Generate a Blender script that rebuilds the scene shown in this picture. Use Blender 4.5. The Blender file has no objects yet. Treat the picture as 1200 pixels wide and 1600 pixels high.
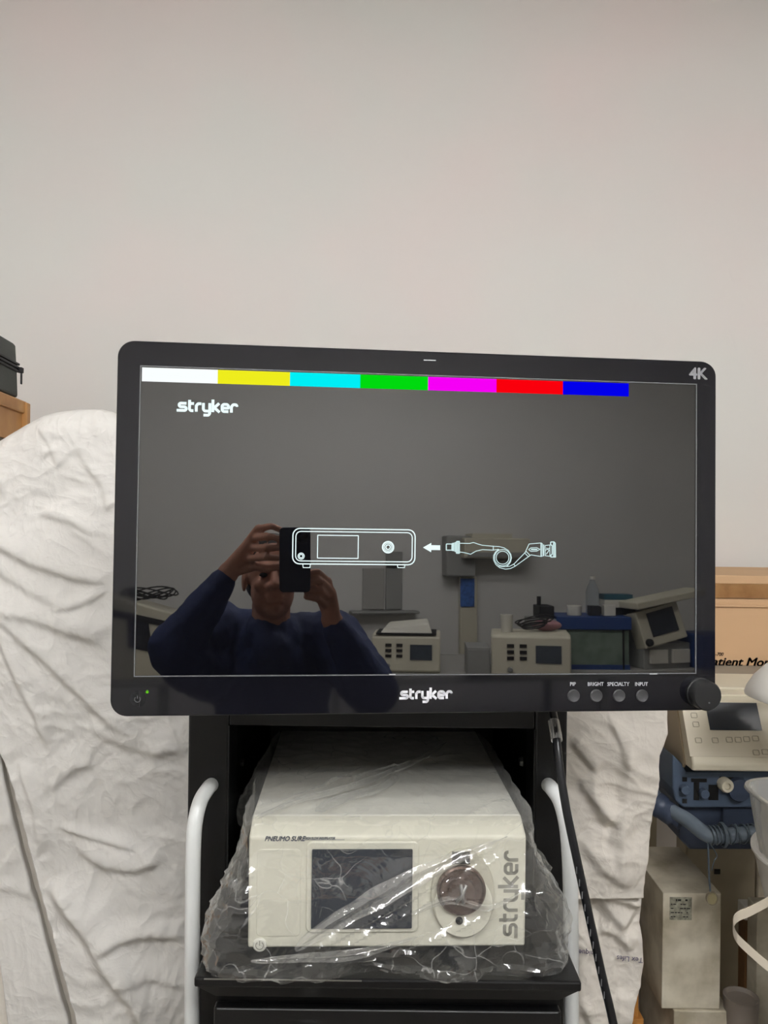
import bpy, bmesh, math, random
from mathutils import Vector, Matrix, noise
random.seed(7); noise.seed_set(5)
sc = bpy.context.scene
C = sc.collection
PI = math.pi
# ------------------------------------------------------------------ camera
F = 1250.0                      # focal length in pixels of the 1200x1600 frame
CAMZ = 1.70
ROLL = math.radians(0.7)
cam_d = bpy.data.cameras.new('camera'); cam = bpy.data.objects.new('camera', cam_d); C.objects.link(cam)
cam_d.sensor_fit = 'VERTICAL'; cam_d.sensor_height = 32.0; cam_d.lens = 32.0 * F / 1600.0
cam_d.clip_start = 0.002
cam.matrix_world = Matrix.Translation((0, 0, CAMZ)) @ Matrix.Rotation(PI/2, 4, 'X') @ Matrix.Rotation(ROLL, 4, 'Z')
sc.camera = cam
CAM = Vector((0, 0, CAMZ))
AX = cam.matrix_world.to_3x3()
cR, cU = AX.col[0].copy(), AX.col[1].copy()
cF = Vector((0, 1, 0))
# ------------------------------------------------------------------ world, exposure
w = bpy.data.worlds.new('world'); sc.world = w; w.use_nodes = True
w.node_tree.nodes['Background'].inputs[0].default_value = (1, 1, 1, 1)
w.node_tree.nodes['Background'].inputs[1].default_value = 0.3
sc.view_settings.view_transform = 'Standard'; sc.view_settings.look = 'None'
sc.view_settings.exposure = 0.0; sc.view_settings.gamma = 1.0
sc.view_settings.use_curve_mapping = False
LAMP = 95.0                     # emission of the ceiling tubes
LAMPS = [(-0.75, -0.35), (1.25, -0.75), (0.7, -1.45)]  # second and third are added, to brighten the right side and the reflection
CEIL = 3.15
# ------------------------------------------------------------------ measuring helpers
def P(px, py, Y):
    """world point at distance Y in front of the camera seen at px,py"""
    return CAM + (cR*((px-600)/F) + cU*((800-py)/F) + cF) * Y
def c2w(v): return cR*v[0] - cU*v[1] + cF*v[2]
MX = c2w((0.99457602, 0.01535138, 0.10287306)); MX.normalize()
MZ = -c2w((-0.01271393, 0.99957469, -0.02624483)); MZ = (MZ - MX*MZ.dot(MX)).normalized()
MY = MZ.cross(MX).normalized()                    # into the depth
MO = CAM + c2w((0.0535505, 0.01540202, 0.99683366))
def M4(o, x, y, z):
    m = Matrix.Identity(4)
    for i, v in enumerate((x, y, z, o)):
        for j in range(3): m[j][i] = v[j]
    return m
MM = M4(MO, MX, MY, MZ)
def ML(px, py):
    r = cR*((px-600)/F) + cU*((800-py)/F) + cF
    k = MY.dot(MO-CAM)/MY.dot(r); q = CAM + r*k - MO
    return q.dot(MX), q.dot(MZ)
def mir(v): return v - MY*(2*(v-MO).dot(MY))
def R(px, py, Yv):
    """point of the room behind the camera that the screen shows at px,py, Yv along the folded path"""
    return mir(P(px, py, Yv))
def RZ(px, py, z):
    a = R(px, py, 2.0); b = R(px, py, 3.0); t = (z-a.z)/(b.z-a.z); return a + (b-a)*t
def RY(px, py, y):
    a = R(px, py, 2.0); b = R(px, py, 3.0); t = (y-a.y)/(b.y-a.y); return a + (b-a)*t
# ------------------------------------------------------------------ materials
MAT = {}
def srgb(c):
    out = []
    for v in c[:3]:
        v = v/255.0
        out.append(v/12.92 if v <= 0.04045 else ((v+0.055)/1.055)**2.4)
    return (*out, 1)
def mat(name, col, rough=0.5, metal=0, ior=1.45, emit=None, es=1, bump=0, bscale=60, vary=0, vscale=6, alpha=None, trans=0, spec=None, vcol=None, coat=0):
    m = bpy.data.materials.new(name); m.use_nodes = True; nt = m.node_tree; b = nt.nodes['Principled BSDF']
    c = srgb(col)
    b.inputs['Base Color'].default_value = c; b.inputs['Roughness'].default_value = rough
    b.inputs['Metallic'].default_value = metal; b.inputs['IOR'].default_value = ior
    b.inputs['Transmission Weight'].default_value = trans
    if coat: b.inputs['Coat Weight'].default_value = coat; b.inputs['Coat Roughness'].default_value = 0.03
    if spec is not None: b.inputs['Specular IOR Level'].default_value = spec
    if emit: b.inputs['Emission Color'].default_value = srgb(emit); b.inputs['Emission Strength'].default_value = es
    tc = nt.nodes.new('ShaderNodeTexCoord')
    if vary:
        n = nt.nodes.new('ShaderNodeTexNoise'); n.inputs['Scale'].default_value = vscale; n.inputs['Detail'].default_value = 6
        nt.links.new(tc.outputs['Object'], n.inputs['Vector'])
        mx = nt.nodes.new('ShaderNodeMix'); mx.data_type = 'RGBA'
        c2 = srgb(vcol) if vcol else tuple(x*(1-vary) for x in c[:3]) + (1,)
        mx.inputs['A'].default_value = c; mx.inputs['B'].default_value = c2
        rp = nt.nodes.new('ShaderNodeMapRange'); rp.inputs['From Min'].default_value = .38; rp.inputs['From Max'].default_value = .66
        nt.links.new(n.outputs['Fac'], rp.inputs['Value']); nt.links.new(rp.outputs['Result'], mx.inputs['Factor'])
        nt.links.new(mx.outputs['Result'], b.inputs['Base Color'])
    if bump:
        n = nt.nodes.new('ShaderNodeTexNoise'); n.inputs['Scale'].default_value = bscale; n.inputs['Detail'].default_value = 5
        nt.links.new(tc.outputs['Object'], n.inputs['Vector'])
        bp = nt.nodes.new('ShaderNodeBump'); bp.inputs['Strength'].default_value = bump; bp.inputs['Distance'].default_value = .01
        nt.links.new(n.outputs['Fac'], bp.inputs['Height']); nt.links.new(bp.outputs['Normal'], b.inputs['Normal'])
    MAT[name] = m
    return m
mat('plaster', (211, 209, 203), .85, bump=.10, bscale=9, vary=.05, vscale=1.6, vcol=(217, 206, 201))
mat('plaster_plain', (212, 210, 206), .9)
mat('ceiling_paint', (225, 222, 214), .9)
mat('floor_tile', (158, 152, 142), .4, vary=.3)
mat('bezel_gloss', (17, 17, 22), .04, ior=1.58)
mat('screen_glass', (8, 8, 9), .012, ior=2.32)
mat('chassis_black', (22, 23, 25), .35)
mat('dark_rubber', (26, 26, 27), .5)
mat('button_grey', (66, 66, 68), .38)
mat('lip_grey', (105, 106, 108), .25)
mat('badge_silver', (170, 170, 172), .4)
mat('logo_white', (235, 235, 240), .5)
mat('lit_white', (0, 0, 0), .5, emit=(236, 255, 255), es=1.0)
mat('lit_pale', (0, 0, 0), .5, emit=(205, 232, 232), es=.95)
mat('led_green', (20, 40, 10), .4, emit=(120, 235, 20), es=1.6)
for nm, c in (('bar_white', (250, 255, 255)), ('bar_yellow', (238, 236, 30)), ('bar_cyan', (0, 238, 245)), ('bar_green', (0, 218, 15)), ('bar_magenta', (245, 0, 245)), ('bar_red', (250, 0, 12)), ('bar_blue', (2, 0, 235))):
    mat(nm, (0, 0, 0), .3, emit=c, es=1.0, spec=0)
mat('cart_black', (15, 15, 16), .32, bump=.06, bscale=400)
mat('cart_inner', (14, 14, 15), .5)
mat('steel', (190, 190, 188), .3, metal=1)
mat('tube_white', (222, 224, 222), .3)
mat('cream_plastic', (222, 220, 204), .38)
mat('cream_top', (226, 225, 214), .35)
mat('cream_dark', (196, 193, 176), .4)
mat('lcd_dark', (44, 49, 57), .12)
mat('grey_ink', (150, 148, 138), .5)
mat('blue_ink', (62, 74, 96), .5)
mat('connector_brown', (120, 100, 92), .22, metal=.7)
mat('hole_dark', (12, 12, 12), .5)
mat('sheet_white', (221, 218, 212), .8, bump=.05, bscale=160, vary=.04, vscale=3)
mat('sheet_warm', (234, 227, 216), .8, bump=.05, bscale=160, vary=.05, vscale=4)  # warm tint of the dimmer right side, put into the cloth colour
mat('stamp_ink', (96, 88, 112), .8)
mat('oak', (196, 146, 88), .5, vary=.25, vscale=9, vcol=(170, 115, 60))
mat('case_green', (66, 70, 66), .7, bump=.1, bscale=300)
mat('case_black', (30, 30, 33), .6)
mat('cardboard', (198, 162, 124), .75, vary=.08, vscale=5)
mat('carton_tape', (150, 112, 72), .2, vary=.3, vscale=25, vcol=(126, 88, 52))
mat('print_black', (25, 22, 20), .6)
mat('vent_cream', (226, 218, 196), .45, vary=.08, vscale=8)
mat('vent_side', (184, 168, 140), .55)
mat('vent_panel', (214, 205, 184), .45)
mat('key_line', (172, 163, 142), .5)
mat('vent_blue', (82, 97, 118), .45, vary=.2, vscale=10)
mat('vent_blue_dark', (58, 68, 88), .45)
mat('tube_blue', (116, 128, 140), .45, vary=.15, vscale=20)
mat('wire_grey', (92, 104, 114), .45)
mat('painted_metal', (214, 206, 186), .5, vary=.28, vscale=14, vcol=(164, 154, 132))
mat('painted_metal_dark', (166, 155, 132), .55, vary=.15, vscale=8)
mat('shelf_grey', (150, 142, 128), .5)
mat('label_paper', (160, 158, 140), .6, vary=.3, vscale=120, vcol=(110, 108, 95))
mat('white_plastic', (226, 222, 214), .4)
mat('strap_white', (206, 196, 178), .5)
mat('wood_dark', (120, 84, 48), .6, vary=.3, vscale=14)
mat('wood_orange', (186, 128, 60), .55, vary=.2, vscale=14)
mat('cable_black', (22, 23, 26), .3)
mat('pot_grey', (128, 118, 108), .5, vary=.15, vscale=12)
mat('tag_yellow', (150, 140, 105), .6)
mat('skin', (186, 134, 112), .5)
mat('hair_dark', (40, 34, 32), .7)
mat('jacket_navy', (28, 42, 84), .75, bump=.15, bscale=50)
mat('collar_pale', (190, 190, 190), .7)
mat('trouser_dark', (32, 32, 38), .8)
mat('shoe_black', (18, 18, 18), .4)
mat('phone_navy', (26, 32, 54), .25)
mat('lens_black', (8, 8, 10), .05)
mat('dev_cream', (206, 200, 180), .45)
mat('dev_grey', (150, 150, 146), .5)
mat('lcd_grey', (66, 72, 80), .2)
mat('bench_grey', (168, 166, 160), .6)
mat('paper_white', (220, 216, 204), .7)
mat('poster_blue', (70, 110, 180), .5, vary=.4, vscale=40, vcol=(50, 75, 130))
mat('box_blue', (40, 66, 120), .5)
mat('box_teal', (50, 90, 105), .5)
mat('glass_green', (120, 135, 122), .15, vary=.3, vscale=12)
mat('cable_dark', (48, 46, 46), .5)
mat('bag_pink', (165, 120, 125), .5)
mat('lamp_body', (210, 210, 205), .5)
mat('tube_lit', (255, 255, 255), .5, emit=(253, 253, 255), es=LAMP)
mat('bottle_plastic', (225, 232, 235), .08, ior=1.35, trans=.85)

def crinkle(name, strength):
    """fine pressed creases of cotton, as relief"""
    m = MAT[name]; nt = m.node_tree; N = nt.nodes.new; L = nt.links.new; b = nt.nodes['Principled BSDF']
    old = b.inputs['Normal'].links[0].from_node; tc = N('ShaderNodeTexCoord'); prev = old.outputs['Normal']
    for sc_, dist, st in ((9, .010, 1.0), (24, .0035, .9), (60, .0012, .6)):
        n = N('ShaderNodeTexNoise'); n.inputs['Scale'].default_value = sc_; n.inputs['Detail'].default_value = 2; n.inputs['Distortion'].default_value = .8
        L(tc.outputs['Object'], n.inputs['Vector'])
        a = N('ShaderNodeMath'); a.operation = 'SUBTRACT'; a.inputs[1].default_value = .5; L(n.outputs['Fac'], a.inputs[0])
        c = N('ShaderNodeMath'); c.operation = 'ABSOLUTE'; L(a.outputs[0], c.inputs[0])
        d = N('ShaderNodeMapRange'); d.inputs['From Max'].default_value = .12; d.inputs['To Min'].default_value = 1; d.inputs['To Max'].default_value = 0; L(c.outputs[0], d.inputs['Value'])
        e = N('ShaderNodeMath'); e.operation = 'POWER'; e.inputs[1].default_value = 1.6; L(d.outputs[0], e.inputs[0])
        bp = N('ShaderNodeBump'); bp.inputs['Strength'].default_value = st*strength; bp.inputs['Distance'].default_value = dist
        L(e.outputs[0], bp.inputs['Height']); L(prev, bp.inputs['Normal']); prev = bp.outputs['Normal']
    L(prev, b.inputs['Normal'])
crinkle('sheet_white', .15); crinkle('sheet_warm', .16)
def film(name, haze=.10, tint=(235, 235, 230), gloss=.10, scale=26, bump=.9, creased=0):
    m = bpy.data.materials.new(name); m.use_nodes = True; nt = m.node_tree; nt.nodes.clear(); N = nt.nodes.new; L = nt.links.new
    out = N('ShaderNodeOutputMaterial'); tr = N('ShaderNodeBsdfTransparent'); tr.inputs[0].default_value = (.97, .97, .965, 1)
    gl = N('ShaderNodeBsdfGlossy'); gl.inputs['Roughness'].default_value = .10; gl.inputs['Color'].default_value = (1, 1, 1, 1)
    df = N('ShaderNodeBsdfDiffuse'); df.inputs[0].default_value = srgb(tint)
    lw = N('ShaderNodeLayerWeight'); lw.inputs['Blend'].default_value = .35
    tc = N('ShaderNodeTexCoord')
    n1 = N('ShaderNodeTexNoise'); n1.inputs['Scale'].default_value = scale; n1.inputs['Detail'].default_value = 3; n1.inputs['Distortion'].default_value = 1.2
    bp = N('ShaderNodeBump'); bp.inputs['Strength'].default_value = bump; bp.inputs['Distance'].default_value = .006
    L(tc.outputs['Object'], n1.inputs['Vector']); L(n1.outputs['Fac'], bp.inputs['Height'])
    for x in (gl, lw): L(bp.outputs['Normal'], x.inputs['Normal'])
    # thin film: more reflection and more haze at grazing angles
    mp = N('ShaderNodeMapRange'); mp.inputs['To Min'].default_value = haze; mp.inputs['To Max'].default_value = haze+.38
    pw = N('ShaderNodeMath'); pw.operation = 'POWER'; pw.inputs[1].default_value = 2.2
    L(lw.outputs['Facing'], pw.inputs[0]); L(pw.outputs[0], mp.inputs['Value'])
    fac = mp.outputs[0]
    if creased:      # whitened fold lines of crumpled film
        ds = N('ShaderNodeTexNoise'); ds.inputs['Scale'].default_value = 9; L(tc.outputs['Object'], ds.inputs['Vector'])
        va = N('ShaderNodeVectorMath'); va.operation = 'MULTIPLY_ADD'; va.inputs[1].default_value = (.16, .16, .16); L(ds.outputs['Color'], va.inputs[0]); L(tc.outputs['Object'], va.inputs[2])
        vo_ = N('ShaderNodeTexVoronoi'); vo_.feature = 'DISTANCE_TO_EDGE'; vo_.inputs['Scale'].default_value = 24; L(va.outputs[0], vo_.inputs['Vector'])
        mr = N('ShaderNodeMapRange'); mr.inputs['From Min'].default_value = .0; mr.inputs['From Max'].default_value = .022; mr.inputs['To Min'].default_value = creased; mr.inputs['To Max'].default_value = 0
        L(vo_.outputs['Distance'], mr.inputs['Value'])
        nm_ = N('ShaderNodeTexNoise'); nm_.inputs['Scale'].default_value = 13; L(tc.outputs['Object'], nm_.inputs['Vector'])
        ms = N('ShaderNodeMapRange'); ms.inputs['From Min'].default_value = .45; ms.inputs['From Max'].default_value = .62; L(nm_.outputs['Fac'], ms.inputs['Value'])
        mu = N('ShaderNodeMath'); mu.operation = 'MULTIPLY'; L(mr.outputs[0], mu.inputs[0]); L(ms.outputs[0], mu.inputs[1])
        ad = N('ShaderNodeMath'); ad.operation = 'ADD'; ad.use_clamp = True; L(mu.outputs[0], ad.inputs[0]); L(fac, ad.inputs[1]); fac = ad.outputs[0]
    m1 = N('ShaderNodeMixShader'); L(fac, m1.inputs[0]); L(tr.outputs[0], m1.inputs[1]); L(df.outputs[0], m1.inputs[2])
    mp2 = N('ShaderNodeMapRange'); mp2.inputs['To Min'].default_value = gloss; mp2.inputs['To Max'].default_value = gloss+.35
    L(pw.outputs[0], mp2.inputs['Value'])
    m2 = N('ShaderNodeMixShader'); L(mp2.outputs[0], m2.inputs[0]); L(m1.outputs[0], m2.inputs[1]); L(gl.outputs[0], m2.inputs[2])
    L(m2.outputs[0], out.inputs[0]); MAT[name] = m; return m
film('clear_film', haze=.035, gloss=.08, scale=16, bump=.35, creased=.26)
film('fold_film', haze=.16, gloss=.16, scale=30, bump=.5, creased=.2)
film('tray_clear', haze=.35, gloss=.10, scale=5, bump=.1, tint=(200, 198, 190))
film('label_clear', haze=.30, gloss=.2, scale=10, bump=.1)
# ------------------------------------------------------------------ object helpers
ROOTM = {}
def link(o): C.objects.link(o); return o
def props(o, label=None, cat=None, group=None, kind=None):
    if label: o['label'] = label
    if cat: o['category'] = cat
    if group: o['group'] = group
    if kind: o['kind'] = kind
    return o
def thing(name, label, cat, M=None, group=None):
    o = link(bpy.data.objects.new(name, None)); o.empty_display_size = .05
    M = M or Matrix.Identity(4); o.matrix_world = M; ROOTM[o.name] = M.copy()
    return props(o, label, cat, group)
def rootM(p):
    while p.parent: p = p.parent
    return ROOTM[p.name]
def obj(name, bm, m, parent=None, world=False, smooth=None, bevel=0, seg=2, label=None, base=None, kind=None):
    if base is not None: bm.transform(Matrix.Translation(-Vector(base)))
    if world and parent is not None: bm.transform(rootM(parent).inverted())
    bmesh.ops.recalc_face_normals(bm, faces=bm.faces)
    me = bpy.data.meshes.new(name); bm.to_mesh(me); bm.free()
    o = link(bpy.data.objects.new(name, me)); me.materials.append(MAT[m])
    if base is not None: o.location = base
    if parent is not None: o.parent = parent
    if smooth is not None:
        for p in me.polygons: p.use_smooth = True
        if smooth < 180: me.set_sharp_from_angle(angle=math.radians(smooth))
    if bevel:
        b = o.modifiers.new('bevel', 'BEVEL'); b.width = bevel; b.segments = seg; b.limit_method = 'ANGLE'; b.angle_limit = math.radians(35); b.harden_normals = False
    if label: o['label'] = label
    if kind: o['kind'] = kind
    return o
def NB(): return bmesh.new()
def box(bm, a, b, M=None):
    a, b = Vector(a), Vector(b)
    vs = [bm.verts.new((x, y, z)) for z in (a.z, b.z) for y in (a.y, b.y) for x in (a.x, b.x)]
    if M is not None:
        for v in vs: v.co = M @ v.co
    for f in ((0, 2, 3, 1), (4, 5, 7, 6), (0, 1, 5, 4), (1, 3, 7, 5), (3, 2, 6, 7), (2, 0, 4, 6)): bm.faces.new([vs[i] for i in f])
    return bm
def BX(a, b, M=None): return box(NB(), a, b, M)
def hexa(bm, pts):
    """8 points: bottom 4 ccw then top 4 ccw"""
    vs = [bm.verts.new(p) for p in pts]
    for f in ((3, 2, 1, 0), (4, 5, 6, 7), (0, 1, 5, 4), (1, 2, 6, 5), (2, 3, 7, 6), (3, 0, 4, 7)): bm.faces.new([vs[i] for i in f])
    return bm
def cyl(bm, p0, p1, r0, r1=None, n=24, caps=True):
    p0, p1 = Vector(p0), Vector(p1); r1 = r0 if r1 is None else r1
    d = (p1-p0).normalized(); a = d.orthogonal().normalized(); b = d.cross(a)
    A = []; B = []
    for i in range(n):
        t = 2*PI*i/n; u = a*math.cos(t)+b*math.sin(t)
        A.append(bm.verts.new(p0+u*r0)); B.append(bm.verts.new(p1+u*r1))
    for i in range(n): bm.faces.new((A[i], A[(i+1) % n], B[(i+1) % n], B[i]))
    if caps: bm.faces.new(A[::-1]); bm.faces.new(B)
    return bm
def smoothpath(pts, sub=8):
    pts = [Vector(p) for p in pts]
    if len(pts) < 3: return pts
    out = []
    for i in range(len(pts)-1):
        p0 = pts[max(i-1, 0)]; p1 = pts[i]; p2 = pts[i+1]; p3 = pts[min(i+2, len(pts)-1)]
        for k in range(sub):
            t = k/sub
            out.append(.5*((2*p1)+(p2-p0)*t+(2*p0-5*p1+4*p2-p3)*t*t+(3*p1-p0-3*p2+p3)*t**3))
    out.append(pts[-1]); return out
def tube(bm, pts, r, n=12, sub=8, caps=True, flat=1.0):
    pts = smoothpath(pts, sub) if sub else [Vector(p) for p in pts]
    up = None; prev = None
    for i, p in enumerate(pts):
        d = (pts[min(i+1, len(pts)-1)]-pts[max(i-1, 0)]).normalized()
        if up is None: up = d.orthogonal().normalized()
        up = (up-d*up.dot(d)).normalized(); s = d.cross(up)
        rr = r[min(i*len(r)//len(pts), len(r)-1)] if isinstance(r, (list, tuple)) else r
        ring = [bm.verts.new(p+up*(math.cos(2*PI*k/n)*rr)+s*(math.sin(2*PI*k/n)*rr*flat)) for k in range(n)]
        if prev:
            for k in range(n): bm.faces.new((prev[k], prev[(k+1) % n], ring[(k+1) % n], ring[k]))
        elif caps: bm.faces.new(ring[::-1])
        prev = ring
    if caps: bm.faces.new(prev)
    return bm
def lathe(bm, prof, M=None, n=32):
    prev = None
    for (r, z) in prof:
        ring = [bm.verts.new((r*math.cos(2*PI*k/n), r*math.sin(2*PI*k/n), z)) for k in range(n)]
        if M is not None:
            for v in ring: v.co = M @ v.co
        if prev:
            for k in range(n): bm.faces.new((prev[k], prev[(k+1) % n], ring[(k+1) % n], ring[k]))
        else: bm.faces.new(ring[::-1])
        prev = ring
    bm.faces.new(prev); return bm
def prism(bm, poly, a, b, ax='y', M=None):
    """extrude polygon (list of 2d) from a to b along ax"""
    def mk(u, v, t):
        p = {'y': (u, t, v), 'x': (t, u, v), 'z': (u, v, t)}[ax]; p = Vector(p)
        return bm.verts.new(M @ p if M is not None else p)
    A = [mk(u, v, a) for u, v in poly]; B = [mk(u, v, b) for u, v in poly]; n = len(poly)
    bm.faces.new(A); bm.faces.new(B[::-1])
    for i in range(n): bm.faces.new((A[(i+1) % n], A[i], B[i], B[(i+1) % n]))
    return bm
def rrect(x0, z0, x1, z1, r, n=8):
    out = []
    for cx, cz, a0 in ((x1-r, z0+r, -90), (x1-r, z1-r, 0), (x0+r, z1-r, 90), (x0+r, z0+r, 180)):
        for k in range(n+1):
            t = math.radians(a0+90*k/n); out.append((cx+r*math.cos(t), cz+r*math.sin(t)))
    return out
def strokes(bm, lines, th, y0=0, y1=-.0004, sx=1, sz=1, off=(0, 0), closed=False, M=None, joint=6):
    """flat stroke drawing in the local xz plane"""
    for ln in lines:
        pts = [(off[0]+x*sx, off[1]+z*sz) for x, z in ln]
        if closed: pts = pts + [pts[0]]
        for i in range(len(pts)-1):
            (x0, z0), (x1, z1) = pts[i], pts[i+1]; dx, dz = x1-x0, z1-z0; L = math.hypot(dx, dz)
            if L < 1e-9: continue
            nx, nz = -dz/L*th/2, dx/L*th/2
            prism(bm, [(x0-nx, z0-nz), (x1-nx, z1-nz), (x1+nx, z1+nz), (x0+nx, z0+nz)], y0, y1, M=M)
            if i > 0 and joint:
                prism(bm, [(x0+th/2*math.cos(2*PI*k/joint), z0+th/2*math.sin(2*PI*k/joint)) for k in range(joint)], y0, y1, M=M)
    return bm
def circ(cx, cz, r, n=24): return [(cx+r*math.cos(2*PI*k/n), cz+r*math.sin(2*PI*k/n)) for k in range(n)]
def text(name, s, size, M, m, parent, world=False, bold=0, shear=0, extrude=.0002, space=1.0, align='LEFT', xs=1.0):
    cu = bpy.data.curves.new(name, 'FONT'); cu.body = s; cu.size = size; cu.extrude = extrude; cu.shear = shear
    cu.space_character = space; cu.align_x = align; cu.resolution_u = 3
    t = bpy.data.objects.new(name, cu); link(t)
    dg = bpy.context.evaluated_depsgraph_get(); me = bpy.data.meshes.new_from_object(t.evaluated_get(dg))
    bpy.data.objects.remove(t)
    bm = NB(); bm.from_mesh(me); bpy.data.meshes.remove(me)
    bm.transform(Matrix.Diagonal((xs, 1, 1, 1)))
    if bold:
        src = bm.copy()
        for ox, oy in ((bold, 0), (-bold, 0), (0, bold*.8), (0, -bold*.8)):
            c2 = src.copy(); c2.transform(Matrix.Translation((ox, oy, 0))); tm = bpy.data.meshes.new('t'); c2.to_mesh(tm); c2.free(); bm.from_mesh(tm); bpy.data.meshes.remove(tm)
        src.free()
    bm.transform(M)
    return obj(name, bm, m, parent, world=world)
TXM = Matrix.Rotation(PI/2, 4, 'X')          # text in the xz plane facing -y
STRYKER = [[(1.0, .95), (.32, .95), (.18, .84), (.18, .64), (.32, .52), (.82, .52), (.97, .41), (.97, .2), (.83, .08), (-.1, .08)],
           [(1.35, 1.38), (1.35, .24), (1.5, .08), (1.8, .08)], [(1.18, .95), (1.85, .95)],
           [(2.12, -.03), (2.12, .7), (2.32, .95), (2.68, .95)],
           [(2.92, 1.06), (2.92, .28), (3.07, .08), (3.6, .08)], [(3.65, 1.06), (3.65, -.22), (3.5, -.42), (2.95, -.42)],
           [(4.0, -.03), (4.0, 1.5)], [(4.72, 1.06), (4.16, .52), (4.78, -.03)],
           [(5.78, .08), (5.22, .08), (5.06, .24), (5.06, .79), (5.22, .95), (5.62, .95), (5.78, .79), (5.78, .5), (5.1, .5)],
           [(6.12, -.03), (6.12, .7), (6.32, .95), (6.62, .95), (6.74, .84), (6.74, .72)]]
def T(x=0, y=0, z=0, rz=0): return Matrix.Translation((x, y, z)) @ Matrix.Rotation(rz, 4, 'Z')
# ================================================================== ROOM
WY = 2.15; RYW = -3.35; XL = -1.75; XR = 3.3
def struct(name, bm, m, **k): o = obj(name, bm, m, **k); o['kind'] = 'structure'; return o
def wall_bumps():
    bm = BX((XL-.1, WY, 0), (XR+.1, WY+.1, CEIL)); return bm
struct('wall_back', wall_bumps(), 'plaster')
struct('wall_rear', BX((XL-.1, RYW-.1, 0), (XR+.1, RYW, CEIL)), 'plaster_plain')
struct('wall_left', BX((XL-.1, RYW, 0), (XL, WY, CEIL)), 'plaster_plain')
struct('wall_right', BX((XR, RYW, 0), (XR+.1, WY, CEIL)), 'plaster_plain')
struct('floor', BX((XL-.1, RYW-.1, -.1), (XR+.1, WY+.1, 0)), 'floor_tile')
struct('ceiling', BX((XL-.1, RYW-.1, CEIL), (XR+.1, WY+.1, CEIL+.1)), 'ceiling_paint')
# small plaster drips on the back wall
def drip(pts, r):
    bm = tube(NB(), [P(x, y, WY+.001) for x, y in pts], r, n=8, sub=6, flat=.7); return bm
struct('trim_1', drip([(1139, 420), (1141, 430), (1146, 441)], .0016), 'plaster')
struct('trim_2', drip([(1141, 522), (1146, 533), (1149, 548)], .0016), 'plaster')
struct('trim_3', drip([(1168, 335), (1164, 342), (1162, 350)], .0014), 'plaster')
for i, (lx, ly) in enumerate(LAMPS):
    t = thing('ceiling_lamp', ['twin tube ceiling lamp hanging above the photographer', 'added twin tube ceiling lamp brightening the right side', 'added twin tube ceiling lamp brightening the mirrored rear room'][i], 'lamp', T(lx, ly, CEIL), 'ceiling lamps')
    obj('lamp_body', prism(NB(), [(-.09, 0), (.09, 0), (.05, -.05), (-.05, -.05)], -.62, .62, 'x'), 'lamp_body', t)
    for s in (-1, 1):
        obj('lamp_tube', cyl(NB(), (-.59, s*.055, -.065), (.59, s*.055, -.065), .016, n=12), 'tube_lit', t, smooth=40)

# ================================================================== MONITOR
mon = thing('surgical_monitor', 'large black surgical display showing colour bars, mounted in front of the black cart', 'monitor', MM)
BW, BT, BB = .3800, .2180, -.2352
obj('chassis', prism(NB(), rrect(-BW, BB, BW, BT, .020, 10), .0035, .050), 'chassis_black', mon, smooth=40, bevel=.003, seg=3)
obj('rear_cover', prism(NB(), rrect(-.30, -.18, .30, .17, .03, 8), .050, .072), 'chassis_black', mon, smooth=40, bevel=.006)
# glossy glass front ring with opening
FW, FH = .3522, .1872
bz = NB()
outer = rrect(-BW+.0025, BB+.0025, BW-.0025, BT-.0025, .018, 10)
inner = [(FW, -FH), (FW, FH), (-FW, FH), (-FW, -FH)]
def ring_prism(bm, outer, inner4, y0, y1):
    n = len(outer); q = n//4
    oA = [bm.verts.new((x, y0, z)) for x, z in outer]; iA = [bm.verts.new((x, y0, z)) for x, z in inner4]
    for c in range(4):
        for k in range(c*q, c*q+q-1): bm.faces.new((iA[c], oA[k], oA[k+1]))
        bm.faces.new((iA[c], oA[c*q+q-1], oA[(c*q+q) % n], iA[(c+1) % 4]))
    geo = bmesh.ops.extrude_face_region(bm, geom=list(bm.faces))
    for v in geo['geom']:
        if isinstance(v, bmesh.types.BMVert): v.co.y = y1
    return bm
obj('bezel', ring_prism(bz, outer, inner, 0.0, .0034), 'bezel_gloss', mon, label='glossy black bezel around the screen')
lp = NB()
for a, b in (((-FW, 0, FH-.0012), (FW, .003, FH)), ((-FW, 0, -FH), (FW, .003, -FH+.0012)), ((-FW, 0, -FH), (-FW+.0012, .003, FH)), ((FW-.0012, 0, -FH), (FW, .003, FH))): box(lp, a, b)
obj('screen_lip', lp, 'lip_grey', mon)
scr = obj('screen', BX((-FW+.0012, .0014, -FH+.0012), (FW-.0012, .0034, FH-.0012)), 'screen_glass', mon, label='dark reflective glass screen')
SY = .0012                                         # face of the lit marks, on the glass
bars = [('white', 221.5), ('yellow', 340), ('cyan', 453), ('green', 563), ('magenta', 669), ('red', 776), ('blue', 880), (None, 983)]
def mlx(px, py=600): return ML(px, py)[0]
bx_ = [mlx(b[1], 575+(b[1]-221)*.034+10) for b in bars]
zt = FH-.0022; zb = ML(400, 601)[1]
for i in range(7):
    o = obj('colour_bar', BX((bx_[i], SY, zb), (bx_[i+1], .0015, zt)), 'bar_'+bars[i][0], scr, label=bars[i][0]+' colour bar')
def sl(M_from, M_to): pass
a = ML(276, 643); b_ = ML(371, 643)
k = (b_[0]-a[0])/6.9
obj('lit_logo', strokes(NB(), STRYKER, .0034, SY+.0001, SY-.0002, k, k*.95, (a[0]+.0008, ML(320, 643)[1])), 'lit_white', scr)
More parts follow.
